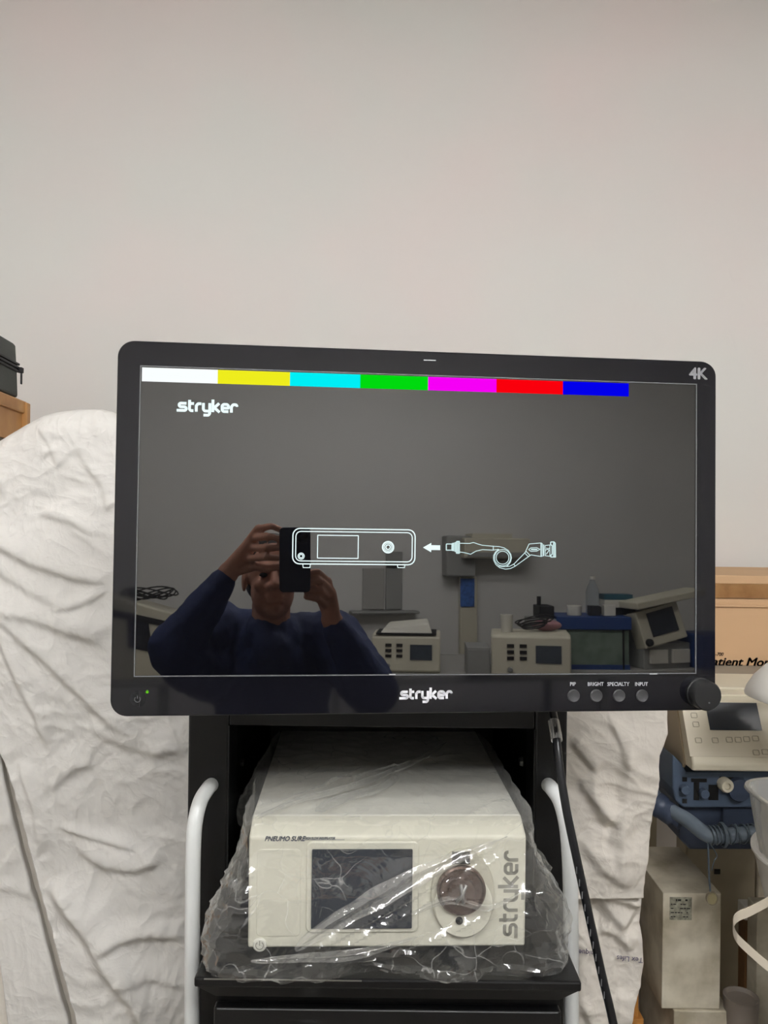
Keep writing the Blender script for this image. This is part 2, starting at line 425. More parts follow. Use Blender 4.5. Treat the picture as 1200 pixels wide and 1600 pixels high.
# control unit drawing
def poly_px(pts): return [ML(x, y) for x, y in pts]
ic = NB()
x0, z0 = ML(457, 881); x1, z1 = ML(649, 828)
strokes(ic, [rrect(x0, z0, x1, z1, .0085, 5)], .0014, SY+.0001, SY-.0002, closed=True)
strokes(ic, [rrect(x0+.0036, z0+.0036, x1-.0036, z1-.0036, .0062, 5)], .0012, SY+.0001, SY-.0002, closed=True)
sx0, sz0 = ML(496, 872); sx1, sz1 = ML(560, 837)
strokes(ic, [[(sx0, sz0), (sx1, sz0), (sx1, sz1), (sx0, sz1)]], .0011, SY+.0001, SY-.0002, closed=True)
cx, cz = ML(606.5, 855)
for r_, t_ in ((.0068, .0020), (.0048, .0011), (.0028, .0014)): strokes(ic, [circ(cx, cz, r_)], t_, SY+.0001, SY-.0002, closed=True)
cx, cz = ML(470.5, 869)
for r_, t_ in ((.0038, .0010), (.0022, .0012)): strokes(ic, [circ(cx, cz, r_, 16)], t_, SY+.0001, SY-.0002, closed=True)
for px in (479, 627):
    a = ML(px-6, 882); b_ = ML(px+6, 887); strokes(ic, [[(a[0], z0), (a[0]+.0006, b_[1]), (b_[0]-.0006, b_[1]), (b_[0], z0)]], .0009, SY+.0001, SY-.0002)
obj('console_drawing', ic, 'lit_white', scr)
ar = NB(); c = ML(661, 855.5); d = ML(688, 855.5); h = .0051
prism(ar, [(c[0], c[1]), (c[0]+.0105, c[1]-h*1.15), (c[0]+.0105, c[1]+h*1.15)], SY+.0001, SY-.0002)
prism(ar, [(c[0]+.0105, c[1]-.0030), (d[0], c[1]-.0030), (d[0], c[1]+.0030), (c[0]+.0105, c[1]+.0030)], SY+.0001, SY-.0002)
obj('arrow_drawing', ar, 'lit_white', scr)
hd = NB()
def zp(x, y): return ML(660+x/5.0, 800+y/5.0)      # crop coordinates of the plug drawing
def ln(pts, th=.0009, closed=False): strokes(hd, [[zp(x, y) for x, y in pts]], th, SY+.0001, SY-.0002, closed=closed)
ln([(188, 250), (232, 250), (232, 298), (188, 298)], .0012, True)
ln([(236, 242), (236, 304)], .0016); ln([(246, 240), (246, 306)], .0016); ln([(258, 236), (258, 312)], .0016); ln([(268, 230), (290, 230), (290, 322), (268, 322)], .0014, True); ln([(279, 232), (279, 320)], .0016)
ln([(290, 244), (370, 246), (400, 238), (440, 252), (470, 260), (555, 268)]); ln([(290, 312), (330, 318), (378, 330), (420, 306), (470, 294), (555, 298)]); ln([(555, 264), (555, 300)])
ln([(555, 268), (600, 270), (640, 280), (672, 300), (692, 330), (698, 360), (690, 390), (676, 410), (660, 425)])
ln([(555, 298), (590, 292), (600, 294)])
ln([(600, 290), (575, 310), (558, 340), (558, 375), (575, 410), (605, 435), (650, 447), (690, 442), (726, 424), (850, 335)])
ln([(585, 422), (640, 428), (685, 424), (718, 406), (805, 316)]); ln([(716, 408), (728, 424)]); ln([(800, 318), (826, 346)]); ln([(812, 308), (840, 336)])
strokes(hd, [circ(*zp(628, 357), .0104, 24)], .0009, SY+.0001, SY-.0002, closed=True)
strokes(hd, [circ(*zp(628, 357), .0082, 24)], .0009, SY+.0001, SY-.0002, closed=True)
ln([(805, 316), (835, 250), (880, 246), (930, 242), (940, 250), (945, 342), (930, 348), (880, 340), (850, 335)])
ln([(832, 294), (850, 280), (895, 278), (920, 292), (895, 306), (850, 308)], .0009, True); ln([(850, 293), (900, 293)], .0018)
ln([(930, 246), (930, 346)], .0016); ln([(950, 254), (950, 346)], .0012); ln([(960, 262), (998, 258), (998, 346), (962, 342)], .0009, True); ln([(970, 280), (992, 300), (970, 330)]); ln([(962, 300), (998, 280)])
ln([(1004, 234), (1030, 234), (1040, 244), (1042, 352), (1006, 352), (1004, 340), (1016, 330), (1016, 262), (1004, 256)], .0014, True); ln([(1028, 240), (1030, 350)], .0018)
obj('camera_head_drawing', hd, 'lit_pale', scr)
# bezel marks and controls
a = ML(624, 1092); b_ = ML(706, 1092); k = (b_[0]-a[0])/6.9
obj('logo_lettering', strokes(NB(), STRYKER, .0031, 0, -.0003, k, k*.95, (a[0]+.0008, a[1])), 'logo_white', mon, label='white maker name lettering on the lower bezel')
a = ML(1077, 592.5)
text('resolution_lettering', '4K', .0205, Matrix.Translation((a[0], -.0002, a[1]+.0008)) @ TXM, 'badge_silver', mon, bold=.0007, xs=1.02)
a = ML(662, 562.5); b_ = ML(681, 562.5)
obj('top_mark', BX((a[0], -.0004, a[1]-.0008), (b_[0], .001, a[1]+.0006)), 'badge_silver', mon)
a = ML(608, 1054); obj('lower_mark', BX((a[0], -.0004, a[1]-.0006), (a[0]+.008, .001, a[1]+.0006)), 'badge_silver', mon)
a = ML(1021, 1053); obj('lower_mark', BX((a[0]-.005, -.0004, a[1]-.0006), (a[0]+.005, .001, a[1]+.0006)), 'badge_silver', mon)
for s, px, tpx in (('PIP', 896, 895), ('BRIGHT', 931.5, 930.5), ('SPECIALTY', 967, 966), ('INPUT', 1003, 1002)):
    cx, cz = ML(px, 1087)
    obj('menu_button', lathe(NB(), [(.0080, 0), (.0080, .0012), (.0070, .0022), (.0062, .0018)], Matrix.Translation((cx, 0, cz)) @ Matrix.Rotation(PI/2, 4, 'X'), 28), 'button_grey', mon, smooth=30)
    cx, cz = ML(tpx, 1071.5)
    text('button_lettering', s, .0066, Matrix.Translation((cx, -.0002, cz)) @ TXM, 'logo_white', mon, bold=.00008, align='CENTER', xs=.92)
cx, cz = ML(215.5, 1092)
pb = obj('power_button', lathe(NB(), [(.0098, 0), (.0098, -.0016), (.0088, -.0026), (.0062, -.0024)], Matrix.Translation((cx, 0, cz)) @ Matrix.Rotation(PI/2, 4, 'X'), 28), 'button_grey', mon, smooth=30)
pi_ = NB(); strokes(pi_, [[(cx+.0034*math.cos(t), cz+.0034*math.sin(t)) for t in [math.radians(130+28*k) for k in range(11)]]], .0007, -.0024, -.0029); strokes(pi_, [[(cx, cz+.0008), (cx, cz+.0042)]], .0007, -.0024, -.0029)
obj('power_symbol', pi_, 'lip_grey', pb)
cx, cz = ML(230, 1081)
obj('indicator_light', lathe(NB(), [(.0019, 0), (.0019, -.0004), (.0012, -.0010)], Matrix.Translation((cx, 0, cz)) @ Matrix.Rotation(PI/2, 4, 'X'), 16), 'led_green', mon, label='small lit green indicator light')
cx, cz = ML(1094, 1083)
kb = obj('control_knob', lathe(NB(), [(.0200, 0), (.0200, .004), (.0188, .005), (.0188, .018), (.0172, .0205), (.010, .0210)], Matrix.Translation((cx, 0, cz)) @ Matrix.Rotation(PI/2, 4, 'X'), 40), 'dark_rubber', mon, smooth=35)
obj('knob_dot', cyl(NB(), (cx+.001, -.0208, cz-.008), (cx+.001, -.0214, cz-.008), .0012, n=10), 'lip_grey', kb)
# mount on the back of the monitor
mt = NB(); box(mt, (-.06, .072, -.06), (.06, .080, .06)); cyl(mt, (0, .078, 0), (0, .118, 0), .022)
obj('mount_plate', mt, 'chassis_black', mon, bevel=.001)

# ================================================================== CART
CY = 1.15
xa = P(294, 1130, CY).x; xb = P(887, 1130, CY).x; xi = P(357, 1200, CY).x; xj = P(835, 1200, CY).x
zbeam = P(600, 1137, CY).z; ztop = CAMZ-.14
cart = thing('equipment_cart', 'tall black metal equipment cart with white side handles carrying the monitor', 'cart', T((xa+xb)/2, CY, 0))
def cobj(name, bm, m, par=None, **k): return obj(name, bm, m, par or cart, world=True, **k)
CD = CY+.50
for s, (x0, x1) in enumerate(((xa, xi), (xj, xb))):
    cl = cobj('column', BX((x0, CY, .12), (x1, CY+.07, ztop)), 'cart_black', bevel=.004)
    x = x1-.004 if s == 0 else x0+.004
cobj('top_beam', BX((xi, CY+.002, zbeam), (xj, CY+.03, ztop)), 'cart_black', bevel=.002)
cobj('top_plate', BX((xa, CY, ztop), (xb, CD, ztop+.02)), 'cart_black', bevel=.004)
cobj('side_panel', BX((xa+.01, CY+.07, .12), (xi-.006, CD, ztop)), 'cart_inner')
cobj('side_panel', BX((xj+.006, CY+.07, .12), (xb-.01, CD, ztop)), 'cart_inner')
cobj('back_panel', BX((xi-.006, CD-.02, .12), (xj+.006, CD, ztop)), 'cart_inner')
# edge trims of the opening
for x in (xi, xj): cobj('opening_edge', BX((x-.0012, CY-.0012, P(0, 1600, CY).z-.1), (x+.0012, CY+.004, zbeam)), 'cart_black', bevel=.0005)
post = NB(); cyl(post, MM @ Vector((0, .105, 0)), MM @ Vector((0, .16, -.05)), .02); cyl(post, MM @ Vector((0, .16, -.05)), (MM @ Vector((0, .16, -.05))).xy.to_3d()+Vector((0, 0, ztop-.01)), .024)
cobj('monitor_post', post, 'cart_black')
for px, py, Y in ((819, 1190, 1.28), (364, 1191, 1.28)):
    p = P(px, py, Y); sx = xj+.006 if px > 600 else xi-.006; d = -1 if px > 600 else 1
    cobj('bolt', cyl(NB(), (sx, p.y, p.z), (sx+d*.006, p.y, p.z), .009 if px > 600 else .006, .007, n=6), 'steel', bevel=.001)
# shelf
SF = .953
sz = P(600, 1531, SF).z
sx0 = P(303, 1529, SF).x; sx1 = P(909, 1529, SF).x
sh = NB()
box(sh, (sx0, SF+.0, sz-.012), (sx1, CY+.0, sz))
box(sh, (xi+.001, CY, sz-.012), (xj-.001, CD-.02, sz))
shelf = cobj('shelf', sh, 'cart_black', bevel=.0025, seg=2, label='black shelf plate carrying the bagged device')
apr = NB()   # slanted underside behind the front edge
hexa(apr, [(sx0+.022, SF+.02, sz-.034), (sx1-.022, SF+.02, sz-.034), (sx1-.022, CY-.002, sz-.034), (sx0+.022, CY-.002, sz-.034),
           (sx0+.003, SF+.002, sz-.012), (sx1-.003, SF+.002, sz-.012), (sx1-.003, CY-.002, sz-.012), (sx0+.003, CY-.002, sz-.012)])
cobj('shelf_apron', apr, 'cart_inner', bevel=.001)
DY = .985
dx0 = P(334, 1580, DY).x; dx1 = P(877, 1580, DY).x; dz = P(600, 1577, DY).z
cobj('drawer_housing', BX((dx0, DY+.015, dz-.60), (dx1, CD-.02, sz-.034)), 'cart_inner')
dr = cobj('drawer', BX((dx0, DY, dz-.14), (dx1, DY+.014, dz)), 'cart_black', bevel=.002)
p = P(485, 1604, DY); cobj('drawer_pull', cyl(NB(), (p.x-.012, DY-.004, p.z), (p.x+.012, DY-.004, p.z), .004), 'steel', par=dr, smooth=40)
cobj('drawer', BX((dx0, DY, dz-.30), (dx1, DY+.014, dz-.146)), 'cart_black', bevel=.002)
cobj('drawer', BX((dx0, DY, dz-.60), (dx1, DY+.014, dz-.306)), 'cart_black', bevel=.002)
cobj('cart_base', BX((xa-.02, DY-.02, .09), (xb+.02, CD+.02, .125)), 'cart_black', bevel=.01)
for x in (xa+.02, xb-.02):
    for y in (DY+.05, CD-.05):
        w_ = NB(); cyl(w_, (x-.012, y, .04), (x+.012, y, .04), .04); cyl(w_, (x, y, .05), (x, y, .092), .012)
        cobj('caster', w_, 'dark_rubber', bevel=.002)
for sgn, pts in ((0, [(331, 1226, 1.155), (325, 1232, 1.12), (313, 1252, 1.10), (305, 1285, 1.085), (302, 1330, 1.08), (301, 1400, 1.08), (300.5, 1500, 1.08), (300, 1600, 1.08), (299, 1800, 1.08)]),
                 (1, [(856, 1226, 1.155), (862, 1232, 1.12), (875, 1252, 1.10), (884, 1285, 1.085), (889, 1330, 1.08), (891.5, 1400, 1.08), (892.5, 1500, 1.08), (892.5, 1600, 1.08), (893, 1800, 1.08)])):
    q = [P(*a) for a in pts]; q.append(Vector((q[-1].x, 1.10, q[-1].z-.03))); q.append(Vector(((xa+.025) if sgn == 0 else (xb-.025), CY+.004, q[-1].z-.03)))
    cobj('side_handle', tube(NB(), q, .0102, n=20, sub=8), 'tube_white', smooth=60, label='white tubular side handle')

cobj('worn_highlight', BX((sx0+.012, SF-.0006, sz-.0022), (sx0+.20, SF+.001, sz-.0010)), 'steel', label='worn shelf edge with its highlight set in as a steel strip')  # bright strips stand in for highlights on the worn shelf and drawer edges
cobj('worn_highlight', BX((dx0+.004, DY-.0006, dz-.0024), (dx1-.004, DY+.001, dz-.0012)), 'lip_grey')
# ================================================================== INSUFFLATOR
bz_ = P(600, 1480, 1.0).z
IM = T(P(605, 1480, 1.0).x, 1.0, sz, math.radians(2.0))
ins = thing('insufflator', 'cream medical insufflator with dark display, inside the clear bag on the cart shelf', 'medical device', IM)
zb0 = bz_-sz                                      # feet height
def il(px, py): return ((px-605)/F*1.0+ (py-1395)/F*.012, (1480-py)/F*1.0 + zb0)
HW = .1735
zt0 = il(0, 1308)[1]
prof = [(0.0, zb0), (0.0, zt0), (.004, zt0+.003), (.030, zt0+.0135), (.43, zt0+.0135), (.43, zb0)]
obj('housing', prism(NB(), [(y, z) for y, z in prof], -HW, HW, 'x'), 'cream_plastic', ins, bevel=.003, seg=3, smooth=30)
obj('top_cover', prism(NB(), [(-HW-.0005, zb0+.03), (-HW-.0005, zt0+.0145), (HW+.0005, zt0+.0145), (HW+.0005, zb0+.03)], .034, .432), 'cream_top', ins, bevel=.003, seg=2)
# raised display surround
dx0_, dz0_ = il(478, 1456); dx1_, dz1_ = il(654, 1314)
obj('display_surround', prism(NB(), rrect(dx0_-.001, dz0_, dx1_, dz1_, .008), .001, -.0022), 'cream_plastic', ins, bevel=.002, seg=2, smooth=40)
a = il(485.5, 1448); b_ = il(643.5, 1325)
dsp = obj('display', prism(NB(), rrect(a[0], a[1], b_[0], b_[1], .0015), -.0028, -.0044), 'lcd_dark', ins, label='dark blank display')
# left side recess panel
a = il(400, 1462); b_ = il(470, 1326); obj('blank_panel', prism(NB(), rrect(a[0], a[1], b_[0], b_[1], .006), .001, -.0006), 'cream_plastic', ins, bevel=.001, smooth=40)
# connector dial
c0 = il(722, 1395)
def oval(cx, cz, rx, rz_, n=48): return [(cx+rx*math.cos(2*PI*k/n), cz+rz_*math.sin(2*PI*k/n)) for k in range(n)]
obj('port_surround', prism(NB(), oval(c0[0], c0[1], .040, .056), .001, -.004), 'cream_dark', ins, bevel=.0015, smooth=40)
obj('port_bowl', prism(NB(), oval(c0[0]+.001, c0[1]-.014, .0365, .040), -.003, -.0055), 'cream_plastic', ins, bevel=.002, smooth=40)
c1 = il(719, 1387)
cn = NB(); lathe(cn, [(.0305, 0), (.0305, .006), (.0285, .008), (.026, .004), (.017, .003), (.016, .009), (.012, .010)], Matrix.Translation((c1[0], -.004, c1[1])) @ Matrix.Rotation(PI/2, 4, 'X'), 40)
cn = obj('gas_connector', cn, 'connector_brown', ins, smooth=40, label='round brown metallic gas connector')
gl_ = NB()
for t in (60, 100): 
    d = Vector((math.cos(math.radians(t)), 0, math.sin(math.radians(t)))); p = Vector((c1[0], -.015, c1[1])); tube(gl_, [p-d*.012, p-d*.002+Vector((0, -.004, 0)), p+d*.011], .0022, n=8)
obj('connector_latch', gl_, 'steel', cn, smooth=60)
a = il(705, 1348); b_ = il(733, 1329); obj('port_slot', BX((a[0], -.0052, a[1]), (b_[0], -.003, b_[1])), 'hole_dark', ins, label='dark rectangular slot above the connector')
c2 = il(716, 1435); obj('port_hole', lathe(NB(), [(.0046, 0), (.0046, .0022), (.0034, .0026)], Matrix.Translation((c2[0], -.0052, c2[1])) @ Matrix.Rotation(PI/2, 4, 'X'), 20), 'hole_dark', ins)
a = il(806, 1466)
LM = Matrix.Translation((a[0]+.0015, 0, a[1]+.001)) @ Matrix.Rotation(-PI/2, 4, 'Y')
obj('logo_lettering', strokes(NB(), STRYKER, .0042, 0, -.0005, .0158, .0165, M=LM), 'grey_ink', ins, label='large grey vertical maker name lettering')
a = il(413, 1312.5)
text('product_lettering', 'PNEUMO SURE', .0085, Matrix.Translation((a[0], -.0002, a[1]-.0008)) @ TXM, 'blue_ink', ins, bold=.0002, shear=.35, xs=.88)
a = il(475, 1310)
text('product_lettering', 'HIGH FLOW INSUFFLATOR', .0040, Matrix.Translation((a[0], -.0002, a[1]-.0008)) @ TXM, 'blue_ink', ins, bold=.0001, shear=.3, xs=.78)
obj('product_line', BX((a[0], -.0003, a[1]-.0016), (a[0]+.050, .0005, a[1]-.0012)), 'blue_ink', ins)
a = il(406, 1474); pbn = obj('power_button', lathe(NB(), [(.0085, 0), (.0085, .002), (.007, .003)], Matrix.Translation((a[0], 0, a[1])) @ Matrix.Rotation(PI/2, 4, 'X'), 24), 'cream_top', ins, smooth=30)
ps = NB(); strokes(ps, [[(a[0]+.0048*math.cos(t), a[1]+.0048*math.sin(t)) for t in [math.radians(125+29*k) for k in range(11)]], [(a[0], a[1]), (a[0], a[1]+.006)]], .0010, -.0028, -.0034)
obj('power_symbol', ps, 'grey_ink', pbn)
for x in (-.14, .14):
    for y in (.04, .39): obj('foot', cyl(NB(), (x, y, 0), (x, y, zb0+.001), .012), 'dark_rubber', ins)

# ================================================================== PLASTIC BAG around the insufflator
def bag():
    bm = NB(); NU, NV = 260, 84
    H = zt0+.018
    prof = [(0.000, .034), (.010, .037), (.030, .034), (.06, .031), (.09, .026), (.115, .016), (.135, .009), (1.0, .005)]
    yc = .2; hx = HW+.003; hy0 = .205; hy1 = .236
    rows = []
    def wid(z):
        for i in range(len(prof)-1):
            if z <= prof[i+1][0]:
                t = (z-prof[i][0])/(prof[i+1][0]-prof[i][0]); return prof[i][1]*(1-t)+prof[i+1][1]*t
        return prof[-1][1]
    for j in range(NV+1):
        t = j/NV; row = []
        for i in range(NU):
            u = 2*PI*i/NU; cu, su = math.cos(u), math.sin(u)
            # superellipse direction
            e = 8.0
            k = (abs(cu)**e+abs(su)**e)**(-1/e); dx, dy = cu*k, su*k
            if t < .62:
                z = .001+(H+.002)*(t/.62)**1.0; sc_ = 1.0
                if z > H-.01: z = min(z, H+.002)
            else:
                q = (t-.62)/.38; z = H+.003+.006*math.sin(q*PI*.5); sc_ = 1-q*.985
            fl = wid(z) if t < .62 else wid(H)*(1-(t-.62)/.38)
            front = max(0, -dy)**2; side = abs(dx)**3; back = max(0, dy)**4
            flare = fl*(front*1.05+side*.54)*(1-back)
            # gathered lumps at the corners and right side
            ang = math.degrees(u) % 360
            def lobe(c, wd, amp, zc=None, zw=.05):
                d = min(abs(ang-c), 360-abs(ang-c)); g = math.exp(-(d/wd)**2)
                if zc is not None: g *= math.exp(-((z-zc)/zw)**2)
                return amp*g
            if t < .62:
                flare += lobe(322, 7, .014, .055, .03)+lobe(218, 9, .010, .04, .04)+lobe(176, 9, .026, .12, .04)+lobe(338, 6, .020, .075, .018)+lobe(290, 7, .010, .0, .03)+lobe(268, 12, -.014, .0, .03)+lobe(246, 7, .006, 0, .03)+lobe(304, 6, -.010, .0, .03)
                if z > .10: flare += lobe(205, 6, -.004)
            x = dx*hx*sc_; y = dy*(hy0 if dy < 0 else hy1)*sc_
            v = Vector((x, y+yc, z)); nrm = Vector((dx, dy, .0)).normalized() if t < .62 else Vector((0, 0, 1))
            v += Vector((dx, dy, 0))*max(flare, .002)
            # crumples: ridged cells, stronger where the film is loose
            pv = Vector((v.x*1.0, v.y*1.0, v.z*1.3))
            loose = min(1, max(flare, 0)/.03)
            amp = .0030+.0065*loose
            if t >= .62: amp = .0045
            dd, _ = noise.voronoi(pv*26+Vector((3, 1, 7))); r1 = (dd[1]-dd[0])
            dd, _ = noise.voronoi(Vector((pv.x*60, pv.y*60, pv.z*38))+noise.noise_vector(pv*20)*.7); r2 = (dd[1]-dd[0])
            n1 = noise.noise(pv*14)
            disp = amp*(.9-1.6*min(r1, .8)+.8*(.4-r2)+.9*n1)+random.uniform(-1, 1)*.0011*loose
            if t < .62: disp = max(disp, -max(flare-.003, -.0))
            else: disp = max(disp*.8+.002, .0)
            over = t < .62 and dy < -.9 and abs(v.x) < HW-.006 and .012 < z     # stretched flat over the front
            if over: disp = .0012+.0012*noise.noise(Vector((v.x*22-v.z*34, v.z*20, 3)))+.0008*noise.noise(Vector((v.x*60-v.z*95, 5, 1)))
            if t >= .62: disp *= .6
            v += nrm*disp
            if t < .62 and z < .02: v.z = max(.0012, v.z+noise.noise(pv*30)*.006*loose)
            if t < .62 and dy < -.8 and z < .02: pass
            # keep outside of the housing
            if v.z < H and abs(v.x) < HW+.003 and v.y > -.007 and v.y < .436 and t < .62:
                v.y = -.008 if dy < 0 else .438
            if t >= .62 and v.z < H+.001: v.z = H+.001
            row.append(v)
        rows.append(row)
    # long diagonal fold over the front and one over the top
    def fold(p0, p1, wd, amp, nrm, sel):
        d = (p1-p0); L = d.length; d.normalize()
        for row in rows:
            for v in row:
                if not sel(v): continue
                q = v-p0; t = q.dot(d)
                if -.01 < t < L+.01:
                    dist = (q-d*t-nrm*(q-d*t).dot(nrm)); s = dist.dot(Vector((0, 0, 1)) if abs(nrm.y) > .5 else Vector((0, 1, 0)))
                    tap = math.sin(max(0, min(1, t/L))*PI)**.5
                    v += nrm*amp*tap*math.exp(-(s/wd)**2)
    fr = lambda v: v.y < .0
    def fp(px, py): a = il(px, py); return Vector((a[0], 0, a[1]))
    nf = Vector((0, -1, 0))
    fold(fp(462, 1470), fp(792, 1300), .0035, .010, nf, fr); fold(fp(470, 1484), fp(800, 1316), .0022, .007, nf, fr)
    fold(fp(380, 1492), fp(650, 1462), .003, .010, nf, fr); fold(fp(640, 1455), fp(770, 1395), .002, .006, nf, fr)
    fold(fp(760, 1500), fp(765, 1390), .0, .0, nf, lambda v: False) if False else None
    tp = lambda v: v.z > H-.002
    nt_ = Vector((0, 0, 1))
    fold(Vector((-.15, .04, H)), Vector((.13, .26, H)), .004, .008, nt_, tp); fold(Vector((-.12, .02, H)), Vector((-.02, .19, H)), .003, .006, nt_, tp)
    fold(Vector((-.16, .0, H)), Vector((-.1, .07, H)), .004, .006, nt_, tp); fold(Vector((.1, .0, H)), Vector((.17, .06, H)), .004, .006, nt_, tp)
    vr = [[bm.verts.new(v) for v in row] for row in rows]
    for j in range(NV):
        for i in range(NU):
            bm.faces.new((vr[j][i], vr[j][(i+1) % NU], vr[j+1][(i+1) % NU], vr[j+1][i]))
    bmesh.ops.holes_fill(bm, edges=[e for e in bm.edges if e.is_boundary and e.verts[0].co.z > H-.01], sides=0)
    return bm
bg = obj('plastic_bag', bag(), 'clear_film', None, smooth=24)
bg.matrix_world = IM
props(bg, 'crumpled clear plastic bag wrapped around the cream device', 'plastic bag')

def ribbon(pts, wid, up, twist, name='film_fold'):
    bm = NB(); P_ = smoothpath(pts, 14); n = len(P_); prev = None
    for i, p in enumerate(P_):
        t = i/(n-1); w_ = wid*(math.sin(PI*min(1, t*1.04+.02))**.6)+.0006; row = []
        d = (P_[min(i+1, n-1)]-P_[max(i-1, 0)]).normalized(); sd = d.cross(up).normalized()
        for k in range(9):
            u_ = k/8-.5; hgt = .0035*math.cos(u_*PI*3+twist*t)*math.sin(PI*t)+.0012*noise.noise(p*60+Vector((k, 0, 0)))
            row.append(bm.verts.new(p+sd*u_*w_*(1+.25*noise.noise(p*25))+up*hgt))
        if prev:
            for k in range(8): bm.faces.new((prev[k], prev[k+1], row[k+1], row[k]))
        prev = row
    return obj(name, bm, 'fold_film', bg, smooth=40, label='doubled fold of clear film')
def fp_(px, py, y=-.014): a = il(px, py); return Vector((a[0], y, a[1]))
UF = Vector((0, -1, 0)); UT = Vector((0, 0, 1)); HT = zt0+.024
ribbon([fp_(462, 1474), fp_(500, 1446), fp_(600, 1388), fp_(700, 1338), fp_(790, 1300)], .022, UF, 3)
ribbon([fp_(395, 1488, -.018), fp_(470, 1482, -.02), fp_(560, 1476, -.02), fp_(660, 1450, -.016)], .010, UF, 2)
ribbon([fp_(640, 1420), fp_(700, 1398), fp_(760, 1410), fp_(815, 1385)], .008, UF, 5)
ribbon([Vector((-.165, .0, HT)), Vector((-.12, .06, HT)), Vector((-.03, .13, HT)), Vector((.06, .24, HT)), Vector((.11, .33, HT))], .020, UT, 4)
ribbon([Vector((-.09, .02, HT)), Vector((-.06, .07, HT)), Vector((.0, .12, HT)), Vector((.02, .19, HT))], .030, UT, 2)
# ================================================================== BLACK CABLE from the monitor
cb = thing('power_cable', 'black cable hanging from the monitor past the right white handle', 'cable', T(.2, 1.05, 1.2))
cpts = [(861, 1100, 1.125), (866, 1125, 1.10), (870, 1160, 1.075), (876, 1210, 1.06), (884, 1260, 1.05), (892, 1300, 1.045), (905, 1360, 1.04), (918, 1420, 1.04), (930, 1475, 1.04), (942, 1530, 1.04), (954, 1580, 1.04), (966, 1640, 1.05), (985, 1750, 1.10), (1000, 1900, 1.15)]
obj('cord', tube(NB(), [P(*a) for a in cpts], .0056, n=12, sub=6), 'cable_black', cb, world=True, smooth=60)
obj('cable_label', tube(NB(), [P(865, 1127, 1.10), P(868, 1143, 1.088), P(870, 1157, 1.078)], .0078, n=16, sub=4), 'label_clear', cb, world=True, smooth=60, label='clear wrap label near the top of the cable')
pr = NB()
for k, (px, py) in enumerate([(903+i*4.3, 1360+i*19.5) for i in range(11)]):
    q = P(px-2, py, 1.0335); box(pr, (q.x-.0006, q.y-.0004, q.z-.0045), (q.x+.0006, q.y+.0004, q.z+.0045), None)
obj('cord_print', pr, 'lip_grey', cb, world=True, label='pale printed marks along the cord')

# ================================================================== SHEETS
def lerp_tab(tab, z):
    if z >= tab[0][0]: return tab[0][1]
    for (z0, x0), (z1, x1) in zip(tab, tab[1:]):
        if z1 <= z <= z0: return x0+(x1-x0)*(z-z0)/(z1-z0)
    return tab[-1][1]
def seg_dist(px, pz, a, b):
    ax, az = a; bx, bz = b; dx, dz = bx-ax, bz-az; L2 = dx*dx+dz*dz
    t = ((px-ax)*dx+(pz-az)*dz)/L2; tc = max(0, min(1, t)); qx, qz = ax+dx*tc, az+dz*tc
    d = math.hypot(px-qx, pz-qz); s = (dx*(pz-az)-dz*(px-ax)); return (d if s > 0 else -d), t
def crease(x, z, pts, wd, amp):
    best = None; n = len(pts)-1
    for i in range(n):
        d, t = seg_dist(x, z, pts[i], pts[i+1])
        if best is None or abs(d) < abs(best[0]): best = (d, (i+max(0, min(1, t)))/n, t if (i == 0 and t < 0) or (i == n-1 and t > 1) else .5)
    d, tt, e = best
    prof = math.exp(-(d/(wd*1.8))**2) if d > 0 else math.exp(-(d/(wd*.75))**2)
    tap = min(1, tt/.18+.05)*min(1, (1-tt)/.18+.05)
    return amp*.85*prof*tap
def ripple(x, z, seed=0, sx=1, sz=1):
    p = Vector((x*5*sx+seed, z*5*sz, seed*.7)); a = 0
    q = p+noise.noise_vector(p*.8)*.6
    a += .009*(1-abs(noise.noise(q)*2.2))
    a += .0030*(1-abs(noise.noise(q*2.6+Vector((9, 2, 0)))*2.2))
    a += .0030*(1-abs(noise.noise(q*5.0+Vector((1, 5, 0)))*2.2))
    a += .0011*(1-abs(noise.noise(q*11)*2.2))
    return a
